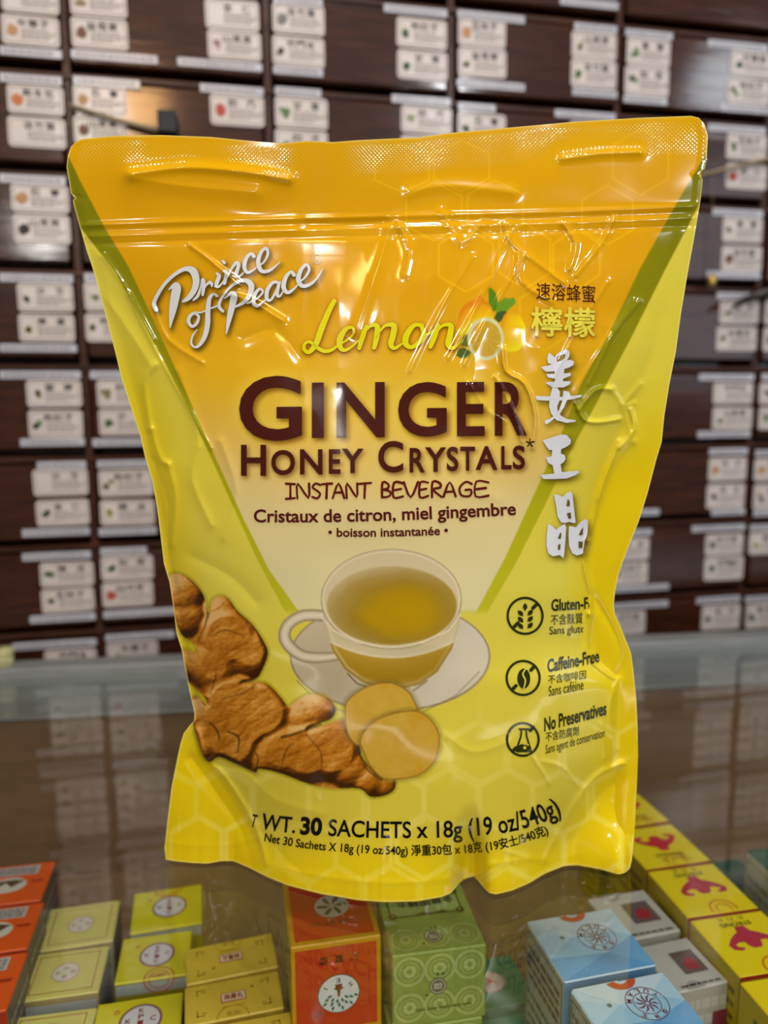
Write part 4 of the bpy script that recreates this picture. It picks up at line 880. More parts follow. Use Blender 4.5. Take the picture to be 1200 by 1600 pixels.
# ------------------------------------------------------------------ cartons in the display case
class Carton:
    """a printed folding carton: walls, a tuck flap line and prints on its faces; own axes: x width, y depth, z height"""
    def __init__(s, w, d, h, top, front, side, edge=None):
        s.w, s.d, s.h = w, d, h; s.b = MB(); s.pal = []; t, f, sd = s.mi(top), s.mi(front), s.mi(side)
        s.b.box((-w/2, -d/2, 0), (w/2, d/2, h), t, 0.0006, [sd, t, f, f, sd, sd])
        s.extra = []
    def mi(s, rgb):
        m = mat('carton_print_%d_%d_%d' % tuple(rgb), rgb, 0.4)
        if m not in s.pal: s.pal.append(m)
        return s.pal.index(m)
    def face(s, where, T, rgb, lay=1, b=None, mi=None):
        T = np.asarray(T, float).reshape(-1, 2); e = 0.00012*lay
        if where == 'top': V = np.stack([T[:, 0], T[:, 1], np.full(len(T), s.h+e)], 1)
        elif where == 'front': V = np.stack([T[:, 0], np.full(len(T), -s.d/2-e), T[:, 1]+s.h/2], 1)
        else: V = np.stack([np.full(len(T), -s.w/2-e if where == 'left' else s.w/2+e), T[:, 0], T[:, 1]+s.h/2], 1)
        F_ = [(j, j+1, j+2) for j in range(0, len(T), 3)]
        # turn every triangle outwards
        nrm = {'top': (0, 0, 1), 'front': (0, -1, 0), 'left': (-1, 0, 0), 'right': (1, 0, 0)}[where]
        F_ = [f if np.dot(np.cross(V[f[1]]-V[f[0]], V[f[2]]-V[f[0]]), nrm) >= 0 else f[::-1] for f in F_]
        (b or s.b).add(V, F_, s.mi(rgb) if mi is None else mi)
    def rect(s, where, x0, y0, x1, y1, rgb, lay=1): s.face(where, [(x0, y0), (x1, y0), (x1, y1), (x0, y0), (x1, y1), (x0, y1)], rgb, lay)
    def frame(s, where, x0, y0, x1, y1, t, rgb, lay=1):
        for q in ((x0, y0, x1, y0+t), (x0, y1-t, x1, y1), (x0, y0, x0+t, y1), (x1-t, y0, x1, y1)): s.rect(where, *q, rgb, lay)
    def text(s, where, sx, x0, y0, x1, y1, rgb, lay=3, turn=True, off=0.015):
        T = fit_tris(text_tris(sx, off), x0, y0, x1, y1)
        if turn: T = np.array([x0+x1, y0+y1])-T
        s.face(where, T, rgb, lay)
    def disc(s, where, cx, cy, r, rgb, lay=1, ry=None): s.face(where, poly_tris(disc(cx, cy, r, ry, 32)), rgb, lay)
    def ring(s, where, cx, cy, r0, r1, rgb, lay=2): s.face(where, ring_tris(cx, cy, r0, r1, 36), rgb, lay)
    def bars(s, where, x0, y0, x1, y1, n, rgb, lay=2, seed=0, fillh=0.5):
        r = random.Random(seed); hh_ = (y1-y0)/n
        for k in range(n):
            x = x0+r.uniform(0, .06)*(x1-x0); y = y0+k*hh_
            while x < x1-0.0005:
                l = r.uniform(.06, .2)*(x1-x0); s.rect(where, x, y, min(x+l, x1), y+hh_*fillh, rgb, lay); x += l+0.03*(x1-x0)
    def place(s, name, corners, ztop, label, group, zbase=None, seal=None):
        FL, FR, BL, BR = [on_z(*c, ztop) for c in corners]
        c = (FL+FR+BL+BR)/4; ax = (FR-FL)+(BR-BL); a = math.atan2(ax[1], ax[0])
        e = empty(name, (c[0], c[1], GZ+ztop-s.h+0.0003), a); tag(e, label, 'box', group)
        s.b.build('carton', s.pal, e)
        for nm, fn in s.extra: fn(nm, e)
        return e
def size_of(corners, ztop):
    FL, FR, BL, BR = [on_z(*c, ztop)[:2] for c in corners]; ax = (FR-FL)+(BR-BL); ax /= np.linalg.norm(ax); ay = np.array([-ax[1], ax[0]])
    return float(((FR-FL)@ax+(BR-BL)@ax)/2), float(((BL-FL)@ay+(BR-FR)@ay)/2)
def sticker(ca, draw, name='seal_sticker'):
    def fn(nm, e):
        b = MB(); pal = []
        def f(where, T, rgb, lay=4):
            m = mat('sticker_%d_%d_%d' % tuple(rgb), rgb, 0.35)
            if m not in pal: pal.append(m)
            ca.face(where, T, rgb, lay, b, pal.index(m))
        draw(f); b.build(nm, pal, e)
    ca.extra.append((name, fn))

# three orange boxes
for k, (cs, lab) in enumerate((
    ([(-52,1422),(63,1408),(-22,1357),(88,1345)], 'orange printed carton at the far end of the orange row at the case edge'),
    ([(-78,1500),(43,1484),(-50,1424),(69,1409)], 'middle orange printed carton of the row beside the cream boxes'),
    ([(-118,1600),(12,1580),(-82,1503),(42,1487)], 'orange printed carton nearest the camera at the corner of the frame'))):
    zt = -0.062; w, d = size_of(cs, zt); d -= 0.0012
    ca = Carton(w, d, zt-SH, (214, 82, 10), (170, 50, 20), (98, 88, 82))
    ca.rect('top', -.46*w, .20*d, .30*w, .44*d, (176, 170, 166)); ca.bars('top', -.42*w, .23*d, .26*w, .42*d, 4, (120, 100, 96), 2, k, .55)
    ca.disc('top', -.06*w, -.04*d, .26*w, (196, 190, 176), 1, .19*d); ca.face('top', poly_tris([(-.26*w, .0), (-.2*w, -.08*d), (-.1*w, .02*d), (0, -.1*d), (.1*w, 0), (.16*w, .05*d), (.0, .09*d), (-.2*w, .07*d)]), (84, 66, 40), 2)
    ca.bars('top', .24*w, -.02*d, .42*w, .06*d, 1, (150, 40, 12), 2, k, .7); ca.bars('top', -.42*w, -.42*d, -.0*w, -.30*d, 2, (206, 120, 50), 2, k+3, .5)
    ca.bars('right', -.42*d, -.42*ca.h, .42*d, .42*ca.h, 7, (150, 142, 134), 1, k, .45)
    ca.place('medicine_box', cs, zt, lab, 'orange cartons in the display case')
# cream boxes
for k, (cs, lab) in enumerate((
    ([(65,1488),(181,1472),(74,1422),(184,1405)], 'pale cream carton with thin brown border, farthest of the cream row'),
    ([(30,1568),(158,1552),(52,1492),(168,1476)], 'middle pale cream carton with brown border and small round emblem'),
    ([(-8,1670),(138,1652),(20,1590),(147,1572)], 'pale cream carton cut by the bottom edge below the other cream boxes'))):
    zt = -0.080; w, d = size_of(cs, zt); d -= 0.0015
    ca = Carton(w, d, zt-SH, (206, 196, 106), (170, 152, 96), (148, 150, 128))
    ca.frame('top', -.40*w, -.40*d, .40*w, .40*d, .0005, (168, 108, 50)); ca.disc('top', 0, .0, .18*w, (210, 202, 184)); ca.ring('top', 0, 0, .165*w, .18*w, (190, 150, 130))
    for cx, cy in ((0, .09), (0, -.09), (-.1, 0), (.1, 0)): ca.bars('top', (cx-.035)*w, (cy-.03)*d, (cx+.035)*w, (cy+.03)*d, 3, (176, 116, 106), 2, k, .5)
    ca.rect('front', -.47*w, ca.h*.30, .47*w, ca.h*.42, (178, 182, 178)); ca.bars('right', -.4*d, -.3*ca.h, .4*d, .3*ca.h, 4, (120, 128, 110), 1, k, .4)
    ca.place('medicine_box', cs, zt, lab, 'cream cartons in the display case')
# yellow boxes with the round white lettered emblem
for k, (cs, lab) in enumerate((
    ([(204,1462),(318,1444),(209,1396),(314,1380)], 'bright yellow carton with white emblem, farthest from the camera in its row'),
    ([(180,1540),(290,1527),(191,1467),(304,1450)], 'bright yellow carton with a red seal ring on its front edge'),
    ([(136,1652),(286,1630),(154,1569),(282,1547)], 'bright yellow carton with white emblem, lowest of its row at the frame edge'))):
    zt = -0.080; w, d = size_of(cs, zt); d -= 0.002
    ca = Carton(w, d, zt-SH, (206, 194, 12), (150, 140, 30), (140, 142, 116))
    cx, cy = (.03*w, .02*d); r = .235*w
    ca.disc('top', cx, cy, r, (206, 202, 204)); ca.ring('top', cx, cy, r*.93, r*1.06, (136, 92, 80))
    L_ = r*.30
    for ch, ox, oy in (('K', 0, .62), ('P', 0, .22), ('I', 0, -.18), ('C', 0, -.60), ('K', -.6, .02), ('C', .6, .02)): ca.text('top', ch, cx+ox*r-L_*.45, cy+oy*r-L_*.5, cx+ox*r+L_*.45, cy+oy*r+L_*.5, (130, 44, 50), 3, False, .01)
    ca.ring('top', -.26*w, .25*d, .018*w, .032*w, (190, 90, 20)); ca.rect('front', -.48*w, ca.h*.34, .48*w, ca.h*.47, (166, 170, 164))
    ca.bars('right', -.4*d, -.3*ca.h, .4*d, .3*ca.h, 4, (112, 112, 80), 1, k, .4)
    if k < 2:
        sy = -.5*d if k == 1 else .5*d
        def dr(f, w=w, d=d, h=ca.h, k=k, sy=sy):
            R_ = .21*w; col = (196, 84, 14)
            for r0, r1 in ((.92, 1.0), (.62, .68)):
                T = ring_tris(.1*w*(k == 1), sy, R_*r0, R_*r1, 40); c = T.mean(1)[:, 1]
                f('top', T[(c > sy) if k == 1 else (c < sy)], col)
                if k == 1:
                    Q = T[c <= sy].copy(); Q[..., 1] = h/2+(Q[..., 1]-sy); f('front', Q, col)
            if k == 1: f('top', fit_tris(text_tris('GMP', .02), .0*w, sy+.02*d, .2*w, sy+.08*d), col)
        sticker(ca, dr)
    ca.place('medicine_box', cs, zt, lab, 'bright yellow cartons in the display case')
# small golden boxes with corner ornaments
for k, (cs, lab) in enumerate((
    ([(292,1541),(437,1512),(288,1484),(423,1457)], 'farthest small golden carton with corner ornaments and a red framed name'),
    ([(290,1606),(446,1577),(287,1544),(433,1515)], 'middle small golden carton with a round stamp at its near edge'),
    ([(306,1680),(472,1648),(292,1610),(448,1580)], 'small golden carton at the bottom edge left of the red box'))):
    zt = -0.072; w, d = size_of(cs, zt); d -= 0.001
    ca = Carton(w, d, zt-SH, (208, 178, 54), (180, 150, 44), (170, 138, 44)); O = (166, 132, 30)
    for sx in (-1, 1):
        for sy in (-1, 1):
            x, y = sx*.38*w, sy*.34*d
            for q in ((x, y, x-sx*.09*w, y-sy*.035*d), (x, y, x-sx*.018*w, y-sy*.16*d), (x-sx*.05*w, y-sy*.06*d, x-sx*.10*w, y-sy*.09*d)): ca.rect('top', min(q[0], q[2]), min(q[1], q[3]), max(q[0], q[2]), max(q[1], q[3]), O)
    ca.rect('top', -.13*w, -.10*d, .13*w, .14*d, (176, 70, 50)); ca.rect('top', -.12*w, -.08*d, .12*w, .12*d, (214, 194, 166), 2)
    ca.text('top', '神農丸', -.10*w, -.06*d, .10*w, .10*d, (140, 36, 26), 3, k == 0, .02); s_ = 1 if k == 0 else -1
    ca.rect('top', -.12*w, s_*.21*d-.008*d, .12*w, s_*.21*d+.012*d, (186, 110, 30)); ca.disc('top', -s_*.2*w, -s_*.2*d, .018*w, (176, 96, 26))
    T = ring_tris(-.02*w, s_*.5*d, .155*w, .165*w, 40); c = T.mean(1)[:, 1]*s_; ca.face('top', T[c < .5*d], (170, 146, 20), 2)
    ca.text('top', '監製', -.08*w, s_*.40*d-.05*d, .06*w, s_*.40*d+.05*d, (166, 140, 30), 3, k == 0, 0)
    ca.place('medicine_box', cs, zt, lab, 'small golden cartons in the display case')
# red and gold boxes, one on another
cs = [(461,1474),(597,1455),(443,1390),(577,1405)]; zt = -0.033; w, d = 0.0400, 0.046
c0 = [(461,1474),(597,1455),(436,1388),(564,1371)]
for k, lab in enumerate(('red carton with gold edges and a white round tree emblem under the pouch', 'lower red and gold carton carrying the one with the tree emblem')):
    h = 0.0448; ca = Carton(w, d, h, (206, 150, 14), (196, 142, 12), (176, 168, 128))
    ca.rect('top', -.44*w, -.44*d, .44*w, .44*d, (204, 44, 10)); ca.disc('top', .03*w, .02*d, .20*w, (206, 202, 184), 2)
    for q in range(6): ca.face('top', poly_tris([(.03*w+x*math.cos(q*1.047)-y*math.sin(q*1.047), .02*d+x*math.sin(q*1.047)+y*math.cos(q*1.047)) for x, y in ((.02*w, 0), (.08*w, .035*w), (.165*w, .02*w), (.175*w, -.02*w), (.1*w, -.02*w))]), (96, 84, 30), 3)
    ca.text('top', '漢寶牌', -.25*w, -.27*d, .2*w, -.2*d, (150, 30, 8), 3, True, .0)
    ca.rect('front', -.45*w, -.44*h, .45*w, .45*h, (186, 44, 8))
    ca.disc('front', .02*w, -.06*h, .235*w, (60, 40, 24), 2); ca.disc('front', .02*w, -.06*h, .225*w, (206, 210, 208), 3)
    ca.face('front', poly_tris([(.0, -.02*h), (-.04*w, .0), (-.015*w, .01*h), (-.02*w, .045*h), (.06*w, .045*h), (.055*w, .01*h), (.08*w, .0), (.04*w, -.02*h), (.03*w, -.09*h), (.01*w, -.09*h)]), (120, 50, 20), 4)
    for q in range(15):
        ang = math.radians(198+q*(324-198+20)/14); rr_ = (.10, .145, .19)[q % 3]*w; cx, cy = .02*w+rr_*math.cos(ang)*1.05, -.05*h+rr_*math.sin(ang); a2 = ang
        ca.face('front', poly_tris([(cx+x*math.cos(a2)-y*math.sin(a2), cy+x*math.sin(a2)+y*math.cos(a2)) for x, y in ((-.034*w, 0), (0, .016*w), (.034*w, 0), (0, -.016*w))]), (20, 96, 72), 4)
    for ch, ang in (('I', 150), ('E', 92), ('H', 36)):
        cx, cy = .02*w+.165*w*math.cos(math.radians(ang)), -.06*h+.165*w*math.sin(math.radians(ang)); T = fit_tris(text_tris(ch, .01), -(.022 if ch != 'I' else .006)*w, -.026*w, (.022 if ch != 'I' else .006)*w, .026*w); th = math.radians(ang+90); R_ = np.array([[math.cos(th), math.sin(th)], [-math.sin(th), math.cos(th)]])
        ca.face('front', T@R_+np.array([cx, cy]), (60, 40, 30), 4)
    for ch, ox in (('漢', .20), ('寶', .03), ('牌', -.14)): ca.text('front', ch, (ox-.05)*w, .27*h, (ox+.05)*w, .36*h, (84, 22, 8), 3, True, .02)
    ca.ring('front', -.22*w, -.25*h, .036*w, .046*w, (84, 22, 8), 3); ca.text('front', 'R', -.236*w, -.27*h, -.204*w, -.23*h, (84, 22, 8), 3, True)
    ca.bars('left', -.4*d, -.4*h, .4*d, .4*h, 9, (130, 124, 100), 1, k, .4); ca.rect('left', -.5*d, -.5*h, -.44*d, .5*h, (200, 150, 20), 2)
    e = ca.place('medicine_box', c0, zt-k*0.0451, lab, 'red and gold cartons in a stack')
    if k == 0: hei = e
    else: e.location = (hei.location.x+.0006, hei.location.y-.001, SH+GZ+0.0002); e.rotation_euler = hei.rotation_euler
# green patterned boxes, one on another
c0 = [(603,1489),(757,1480),(598,1400),(720,1378)]; w, d = .0445, .0470; G1, G2 = (148, 172, 78), (178, 196, 122)
for k, lab in enumerate(('light green patterned carton with dark ornate title frame beside the red box', 'lower light green patterned carton under the one with the title frame')):
    h = 0.0368; ca = Carton(w, d, h, G1, (132, 154, 70), (124, 146, 66))  # front and side greens darker than the top, shading put into the colour
    for where, hy in (('top', d), ('front', h)):
        for cx in (-.32, 0, .32):
            for cy in ((-.30, ) if where == 'top' else (-.24, .26)):
                for r in (.165, .15, .105, .07): ca.ring(where, cx*w, cy*hy, r*w*.93, r*w, G2, 1)
                for q in range(7): ca.disc(where, cx*w+.05*w*math.cos(q*.9), cy*hy+.05*w*math.sin(q*.9), .022*w, G2, 1)
        ca.disc(where, -.02*w, -.30*d if where == 'top' else .02*h, .095*w, (92, 92, 78), 2); ca.ring(where, -.02*w, -.30*d if where == 'top' else .02*h, .07*w, .08*w, (190, 190, 170), 3)
        cy = -.30*d if where == 'top' else .02*h; ca.rect(where, -.06*w, cy-.03*w, .02*w, cy+.03*w, (200, 200, 184), 3); ca.text(where, '固本', -.05*w, cy-.022*w, .01*w, cy+.022*w, (70, 70, 60), 4)
        for q in ((-.14, -.09), (-.02, .14), (.03, .14)): ca.disc(where, q[0]*w, cy+q[1]*w, .014*w, (50, 60, 20), 3)
    ca.rect('top', -.42*w, .03*d, .40*w, .38*d, (166, 186, 104), 2); ca.frame('top', -.42*w, .03*d, .40*w, .38*d, .0008, (66, 62, 24), 3)
    for x in (-.42, .40):
        for y in (.03, .38): ca.ring('top', x*w*.93, (y+.02 if y < .1 else y-.02)*d, .025*w, .045*w, (66, 62, 24), 4)
    ca.face('top', poly_tris([(-.2*w, .03*d), (-.05*w, .075*d), (.05*w, .05*d), (.18*w, .08*d), (.25*w, .03*d)]), (66, 62, 24), 4)
    for q, ch in enumerate('金鎖固精丸'): x = (.28-q*.135)*w; ca.text('top', ch, x-.06*w, .17*d, x+.06*w, .30*d, (44, 44, 18), 4, True, .012)
    ca.bars('front', -.28*w, -.30*h, .34*w, -.25*h, 1, (92, 104, 46), 3, 5, .7)
    e = ca.place('medicine_box', c0, -0.0492-k*0.0371, lab, 'green patterned cartons in a stack')
    if k == 0: gre = e
    else: e.location = (gre.location.x-.002, gre.location.y-.0005, SH+GZ+0.0002); e.rotation_euler = (0, 0, gre.rotation_euler.z+.02)
# dark green flat boxes
for k, (cs, zt, lab) in enumerate((([(726,1588),(838,1565),(700,1508),(797,1489)], -.100, 'dark green flat carton with pale oval emblem between green and blue boxes'), ([(740,1668),(885,1640),(720,1592),(850,1572)], -.106, 'plain dark green flat carton at the bottom edge of the picture'))):
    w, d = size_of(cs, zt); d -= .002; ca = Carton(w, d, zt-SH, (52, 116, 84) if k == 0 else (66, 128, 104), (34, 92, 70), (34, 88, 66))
    if k == 0:
        ca.disc('top', .0, .0, .22*w, (196, 172, 160), 1, .2*d); ca.ring('top', 0, 0, .19*w, .2*w, (176, 110, 96))
        ca.face('top', poly_tris([(-.1*w, -.06*d), (-.03*w, 0), (-.02*w, .1*d), (.04*w, .02*d), (.12*w, -.05*d), (.02*w, -.03*d)]), (176, 60, 40), 3)
    ca.bars('front', -.42*w, -.3*ca.h, .42*w, .3*ca.h, 2, (28, 76, 58), 1, k, .5)
    ca.place('medicine_box', cs, zt, lab, 'dark green cartons in the display case')
# pale blue faceted boxes
for k, (cs, lab) in enumerate((([(885,1540),(1030,1510),(820,1438),(950,1418)], 'pale blue faceted carton with a round brown emblem, farther of the two'), ([(957,1650),(1112,1618),(890,1545),(1035,1514)], 'pale blue faceted carton with red seal ring, nearer of the two'))):
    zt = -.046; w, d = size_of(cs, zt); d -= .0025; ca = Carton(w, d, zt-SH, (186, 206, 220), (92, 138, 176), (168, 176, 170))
    for tri, c in (([(-.5, -.5), (.5, -.5), (.1, -.2)], (92, 150, 200)), ([(-.5, -.5), (.1, -.2), (-.5, -.15)], (112, 166, 208)), ([(.5, -.5), (.5, .0), (.1, -.2)], (104, 160, 206)), ([(-.5, -.15), (.1, -.2), (-.15, .12)], (146, 188, 216)), ([(.1, -.2), (.5, 0), (.22, .18)], (140, 184, 214)), ([(.1, -.2), (.22, .18), (-.15, .12)], (160, 196, 218)), ([(-.5, -.15), (-.15, .12), (-.5, .3)], (172, 202, 220)), ([(-.5, .5), (-.15, .12), (.0, .5)], (196, 210, 218)), ([(.22, .18), (.5, 0), (.5, .45)], (164, 196, 218))):
        ca.face('top', [(x*w*.985, y*d*.985) for x, y in tri], c, 1)
    cx, cy = (.12*w, .06*d); B_c = (116, 62, 76)
    ca.ring('top', cx, cy, .196*w, .204*w, B_c); ca.ring('top', cx, cy, .125*w, .132*w, B_c)
    for q in range(10): a_ = q*.63; ca.face('top', stroke_tris([(cx+.02*w*math.cos(a_), cy+.02*w*math.sin(a_), .008*w), (cx+.07*w*math.cos(a_+.5), cy+.07*w*math.sin(a_+.5), .018*w), (cx+.11*w*math.cos(a_+.3), cy+.11*w*math.sin(a_+.3), .006*w)], .34), B_c, 2)
    for ch, ang in list(zip('YULAM', (30, 62, 94, 126, 158)))[::1]+list(zip('玉林牌', (230, 270, 310))):
        th = math.radians(ang if ch.isascii() else ang); x, y = cx+.163*w*math.cos(th), cy+.163*w*math.sin(th); T = fit_tris(text_tris(ch, .02), -.024*w, -.024*w, .024*w, .024*w)
        r_ = th+math.pi/2; R_ = np.array([[math.cos(r_), math.sin(r_)], [-math.sin(r_), math.cos(r_)]]); ca.face('top', T@R_+np.array([x, y]), B_c, 2)
    ca.disc('top', -.24*w, .14*d, .024*w, (84, 116, 116), 2)
    ca.frame('left', -.46*d, -.42*ca.h, .46*d, .46*ca.h, .0006, (70, 90, 84)); ca.bars('left', -.42*d, .18*ca.h, .42*d, .42*ca.h, 4, (104, 80, 84), 2, k, .55); ca.bars('left', -.42*d, -.40*ca.h, .42*d, .14*ca.h, 7, (92, 110, 100), 2, k+9, .45)
    def dr(f, w=w, d=d):
        T = ring_tris(.02*w, .49*d, .07*w, .155*w, 36, .8); f('top', T[T[..., 1].max(1) < .49*d], (190, 78, 44))
    sticker(ca, dr)
    ca.place('medicine_box', cs, zt, lab, 'pale blue cartons in the display case')
# white striped boxes
for k, (cs, lab) in enumerate((([(978,1474),(1070,1455),(905,1405),(1005,1389)], 'white striped carton with dark square picture behind the farther blue box'), ([(1060,1556),(1144,1535),(985,1480),(1073,1463)], 'white striped carton with dark square picture between blue and yellow boxes'))):
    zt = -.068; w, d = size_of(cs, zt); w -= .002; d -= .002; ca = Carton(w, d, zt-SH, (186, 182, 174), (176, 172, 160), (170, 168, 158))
    for q in range(16): x = (-.48+q*.06)*w; ca.rect('top', x, -.48*d, x+.012*w, .48*d, (160, 156, 148))
    ca.rect('top', -.08*w, -.22*d, .36*w, .24*d, (96, 78, 74), 2); ca.face('top', poly_tris([(.02*w, -.14*d), (.24*w, -.16*d), (.28*w, .02*d), (.16*w, .1*d), (.04*w, .0)]), (150, 34, 44), 3)
    ca.bars('top', -.34*w, -.45*d, .4*w, -.40*d, 1, (92, 90, 86), 3, k, .8)
    T = ring_tris(-.1*w, (.5 if k == 0 else -.5)*d, .0*w, .16*w, 36); c = T.mean(1)[:, 1]; ca.face('top', T[np.abs(c) < .5*d], (140, 140, 136), 3)
    ca.bars('front', -.45*w, -.45*ca.h, .45*w, .45*ca.h, 6, (196, 194, 184), 1, k, .6); (ca.rect('front', .22*w, -.3*ca.h, .5*w, .25*ca.h, (122, 40, 52), 2) if k else None)
    ca.place('medicine_box', cs, zt, lab, 'white striped cartons in the display case')
# yellow boxes with the red strong man
MAN = [(-.06,-.24),(.06,-.24),(.09,-.13),(.16,-.09),(.24,-.02),(.32,.08),(.30,.17),(.20,.20),(.15,.16),(.22,.13),(.24,.09),(.17,.05),(.10,.06),(.09,.12),(.05,.18),(-.05,.18),(-.09,.12),(-.10,.06),(-.17,.05),(-.24,.09),(-.22,.13),(-.15,.16),(-.20,.20),(-.30,.17),(-.32,.08),(-.24,-.02),(-.16,-.09),(-.09,-.13)]
for k, (cs, lab) in enumerate((
    ([(955,1298),(1046,1284),(916,1252),(998,1240)], 'yellow strong man carton farthest back, half hidden behind the pouch'),
    ([(1008,1360),(1110,1347),(958,1300),(1050,1286)], 'yellow carton with red strong man, second from the back of the row'),
    ([(1077,1437),(1186,1420),(1010,1361),(1114,1349)], 'yellow carton with red strong man, right of the farther white box'),
    ([(1156,1530),(1278,1511),(1079,1438),(1190,1421)], 'yellow carton with red strong man, right of the nearer white box'),
    ([(1242,1640),(1380,1618),(1158,1534),(1282,1513)], 'nearest yellow strong man carton, cut by the bottom right corner'))):
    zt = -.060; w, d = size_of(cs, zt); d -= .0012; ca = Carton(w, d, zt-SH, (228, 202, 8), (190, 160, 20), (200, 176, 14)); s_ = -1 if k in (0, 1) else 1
    ca.rect('front', -.5*w, ca.h*.47, .5*w, ca.h*.5, (170, 40, 14)); ca.frame('front', -.5*w, -.5*ca.h, .5*w, .5*ca.h, .0006, (170, 40, 14))
    ca.face('top', poly_tris([(x*w*1.02+.02*w, (-y*s_*-1 if False else y*(-1 if k > 1 else 1))*d*.9+(.06 if k > 1 else .08)*d) for x, y in MAN]), (190, 34, 50) if k < 2 else (176, 44, 66), 2)
    ys = .32*d if k > 1 else -.24*d
    ca.text('top', 'STRONG', -.20*w, ys-.035*d, .22*w, ys+.035*d, (72, 74, 10), 2, k > 1, .02); ys2 = .42*d if k > 1 else -.34*d
    for q, ch in enumerate('大力士'): x = (.15-q*.14 if k > 1 else -.13+q*.14)*w; ca.text('top', ch, x-.045*w, ys2-.035*d, x+.045*w, ys2+.035*d, (72, 74, 10), 2, k > 1, .0)
    def dr(f, w=w, d=d):
        for r0, r1 in ((.09, .105), (.165, .185)):
            T = ring_tris(.05*w, -.44*d, r0*w, r1*w, 36); f('top', T[T[..., 1].min(1) > -.495*d], (206, 122, 14))
    sticker(ca, dr)
    ca.bars('left', -.42*d, .1*ca.h, .2*d, .42*ca.h, 3, (110, 116, 20), 2, k, .4); ca.rect('left', -.42*d, -.3*ca.h, -.12*d, .05*ca.h, (90, 100, 20), 2); ca.bars('left', -.05*d, -.4*ca.h, .42*d, .05*ca.h, 4, (130, 130, 24), 2, k+4, .4)
    ca.place('medicine_box', cs, zt, lab, 'yellow strong man cartons in a row')
cs = [(1232,1402),(1330,1390),(1177,1327),(1266,1317)]; zt = -.045; w, d = size_of(cs, zt); ca = Carton(w, d, zt-SH, (36, 78, 56), (150, 156, 138), (164, 168, 152))
ca.frame('left', -.46*d, -.46*ca.h, .46*d, .44*ca.h, .0006, (120, 132, 110)); ca.bars('left', -.42*d, -.42*ca.h, .42*d, .38*ca.h, 10, (130, 136, 116), 2, 2, .5); ca.bars('top', -.4*w, -.3*d, .4*w, .3*d, 4, (60, 104, 80), 2, 3, .4)
ca.place('medicine_box', cs, zt, 'tall carton with dark green top and grey patterned side at the right edge', None)
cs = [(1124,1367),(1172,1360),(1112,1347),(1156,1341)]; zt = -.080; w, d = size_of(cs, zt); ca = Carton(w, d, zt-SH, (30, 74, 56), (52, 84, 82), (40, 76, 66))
ca.rect('front', -.5*w, .42*ca.h, .5*w, .5*ca.h, (120, 136, 126)); ca.bars('front', -.4*w, -.4*ca.h, .4*w, .3*ca.h, 4, (70, 104, 98), 2, 6, .4)
ca.place('medicine_box', cs, zt, 'small dark teal carton behind the yellow strong man row', None)

# ------------------------------------------------------------------ small things by the drawers
p = on_z(-2, 1047, 0.007); q = np.array([math.cos(CROT), math.sin(CROT)]); n_ = np.array([-q[1], q[0]]); dd = ED+0.0100-float(p[:2]@n_)
jp = (p[0]+n_[0]*dd, p[1]+n_[1]*dd, GZ+0.0071)
jar = empty('medicine_jar', jp); jar.scale = (.72, .72, .80); tag(jar, 'small pale yellow jar standing on the metal rim at the left edge', 'jar')
b = MB(); b.lathe([(0, 0), (.0085, 0), (.0092, .001), (.0092, .008), (.0082, .0092), (0, .0092)], (0, 0, 0)); b.build('jar_body', mat('jar_cream', (196, 192, 140), .4), jar)
b = MB(); b.lathe([(0, .0092), (.0096, .0092), (.0098, .0100), (.0098, .0150), (.0088, .0162), (0, .0164)], (0, 0, 0)); b.build('lid', mat('jar_lid', (180, 176, 124), .4), jar)
b = MB()
for k in range(5):
    a = math.radians(235+k*16); a2 = a+.14; r = .00935
    b.add([(r*math.cos(a), r*math.sin(a), .003), (r*math.cos(a2), r*math.sin(a2), .003), (r*math.cos(a2), r*math.sin(a2), .0065), (r*math.cos(a), r*math.sin(a), .0065)], [(0, 1, 2, 3)])
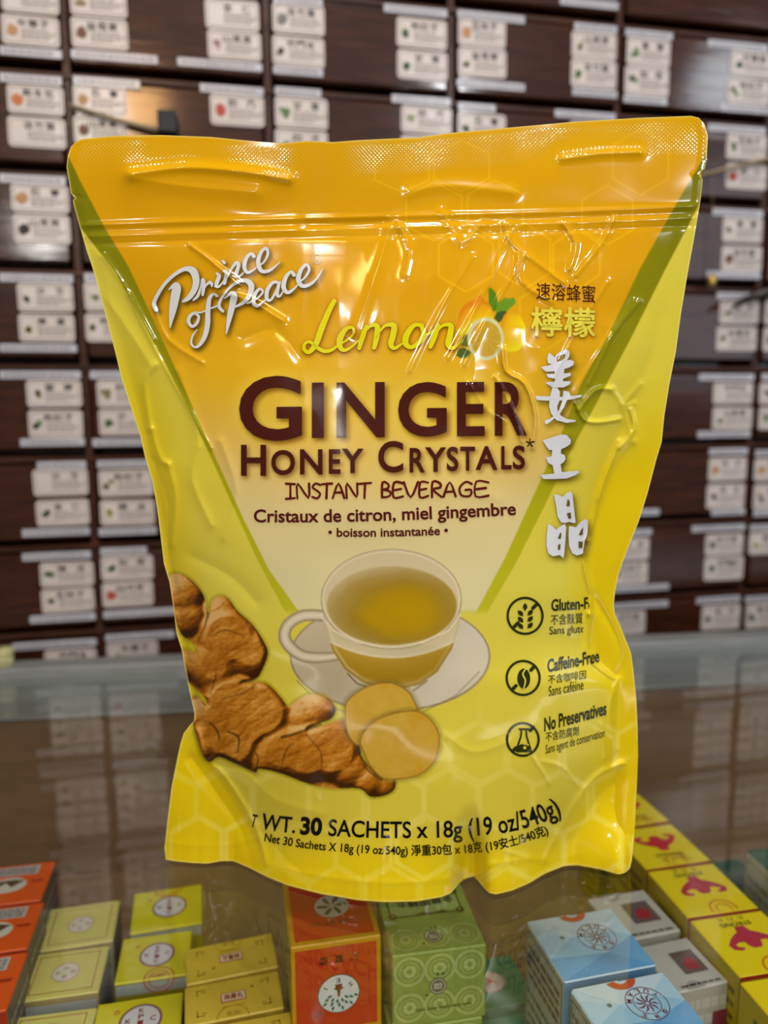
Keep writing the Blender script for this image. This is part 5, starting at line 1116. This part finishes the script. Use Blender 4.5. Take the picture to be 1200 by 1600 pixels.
b.build('label', mat('jar_ink', (90, 84, 50), .5), jar)
ROD = mat('pale_stick', (150, 132, 100), .5); BLK = noisy('black_block', (26, 26, 28), (44, 44, 46), 60, .7)
W1 = lambda x, y, off: on_wall(x, y, WALL-off)
o_ = W1(262, 193, .008); st = empty('pointer_stick', o_); tag(st, 'thin pale stick with a small black block end above the pouch', 'stick')
b = MB(); b.tube([W1(108, 164, .003)-o_, W1(180, 186, .006)-o_, W1(258, 207, .006)-o_], [.0014, .0017, .0019]); b.build('stick', ROD, st)
b = MB(); b.box((-.0070, -.0062, -.0080), (.0070, .0078, .0080), 0, .0012); b.build('end_block', BLK, st)
o_ = W1(1150, 260, .003); sc = empty('hand_scale', o_); tag(sc, 'slender pale scale beam with a brass weight hanging from a thread', 'scale')
b = MB(); b.tube([W1(1085, 276, .003)-o_, W1(1150, 260, .004)-o_, W1(1225, 243, .003)-o_], [.0012, .0014, .0018]); b.build('beam', ROD, sc)
b = MB(); b.tube([W1(1114, 268, .005)-o_, W1(1113, 350, .005)-o_, W1(1112, 432, .005)-o_], .00025, 6); b.build('thread', mat('thread', (120, 96, 60), .7), sc)
wc = W1(1112, 438, .006)-o_; b = MB(); b.lathe([(0, -.0055), (.0036, -.0055), (.0042, -.004), (.0042, .002), (.0028, .0042), (.0012, .005), (0, .0052)], wc, 20); b.build('weight', mat('brass', (176, 146, 84), .35, .8), sc)
o_ = W1(1200, 455, .012); br = empty('writing_brush', o_); tag(br, 'dark pointed brush jutting in from the right edge before the drawers', 'brush')
b = MB(); b.tube([W1(1172, 466, .016)-o_, W1(1210, 452, .012)-o_, W1(1300, 420, .0045)-o_], [.0038, .0040, .0042]); b.build('handle', mat('brush_handle', (40, 34, 32), .4), br)
b = MB(); b.tube([W1(1142, 481, .019)-o_, W1(1150, 476, .018)-o_, W1(1162, 470, .017)-o_, W1(1174, 465, .016)-o_], [.0003, .0020, .0034, .0036]); b.build('bristles', mat('brush_hair', (30, 26, 26), .8), br)
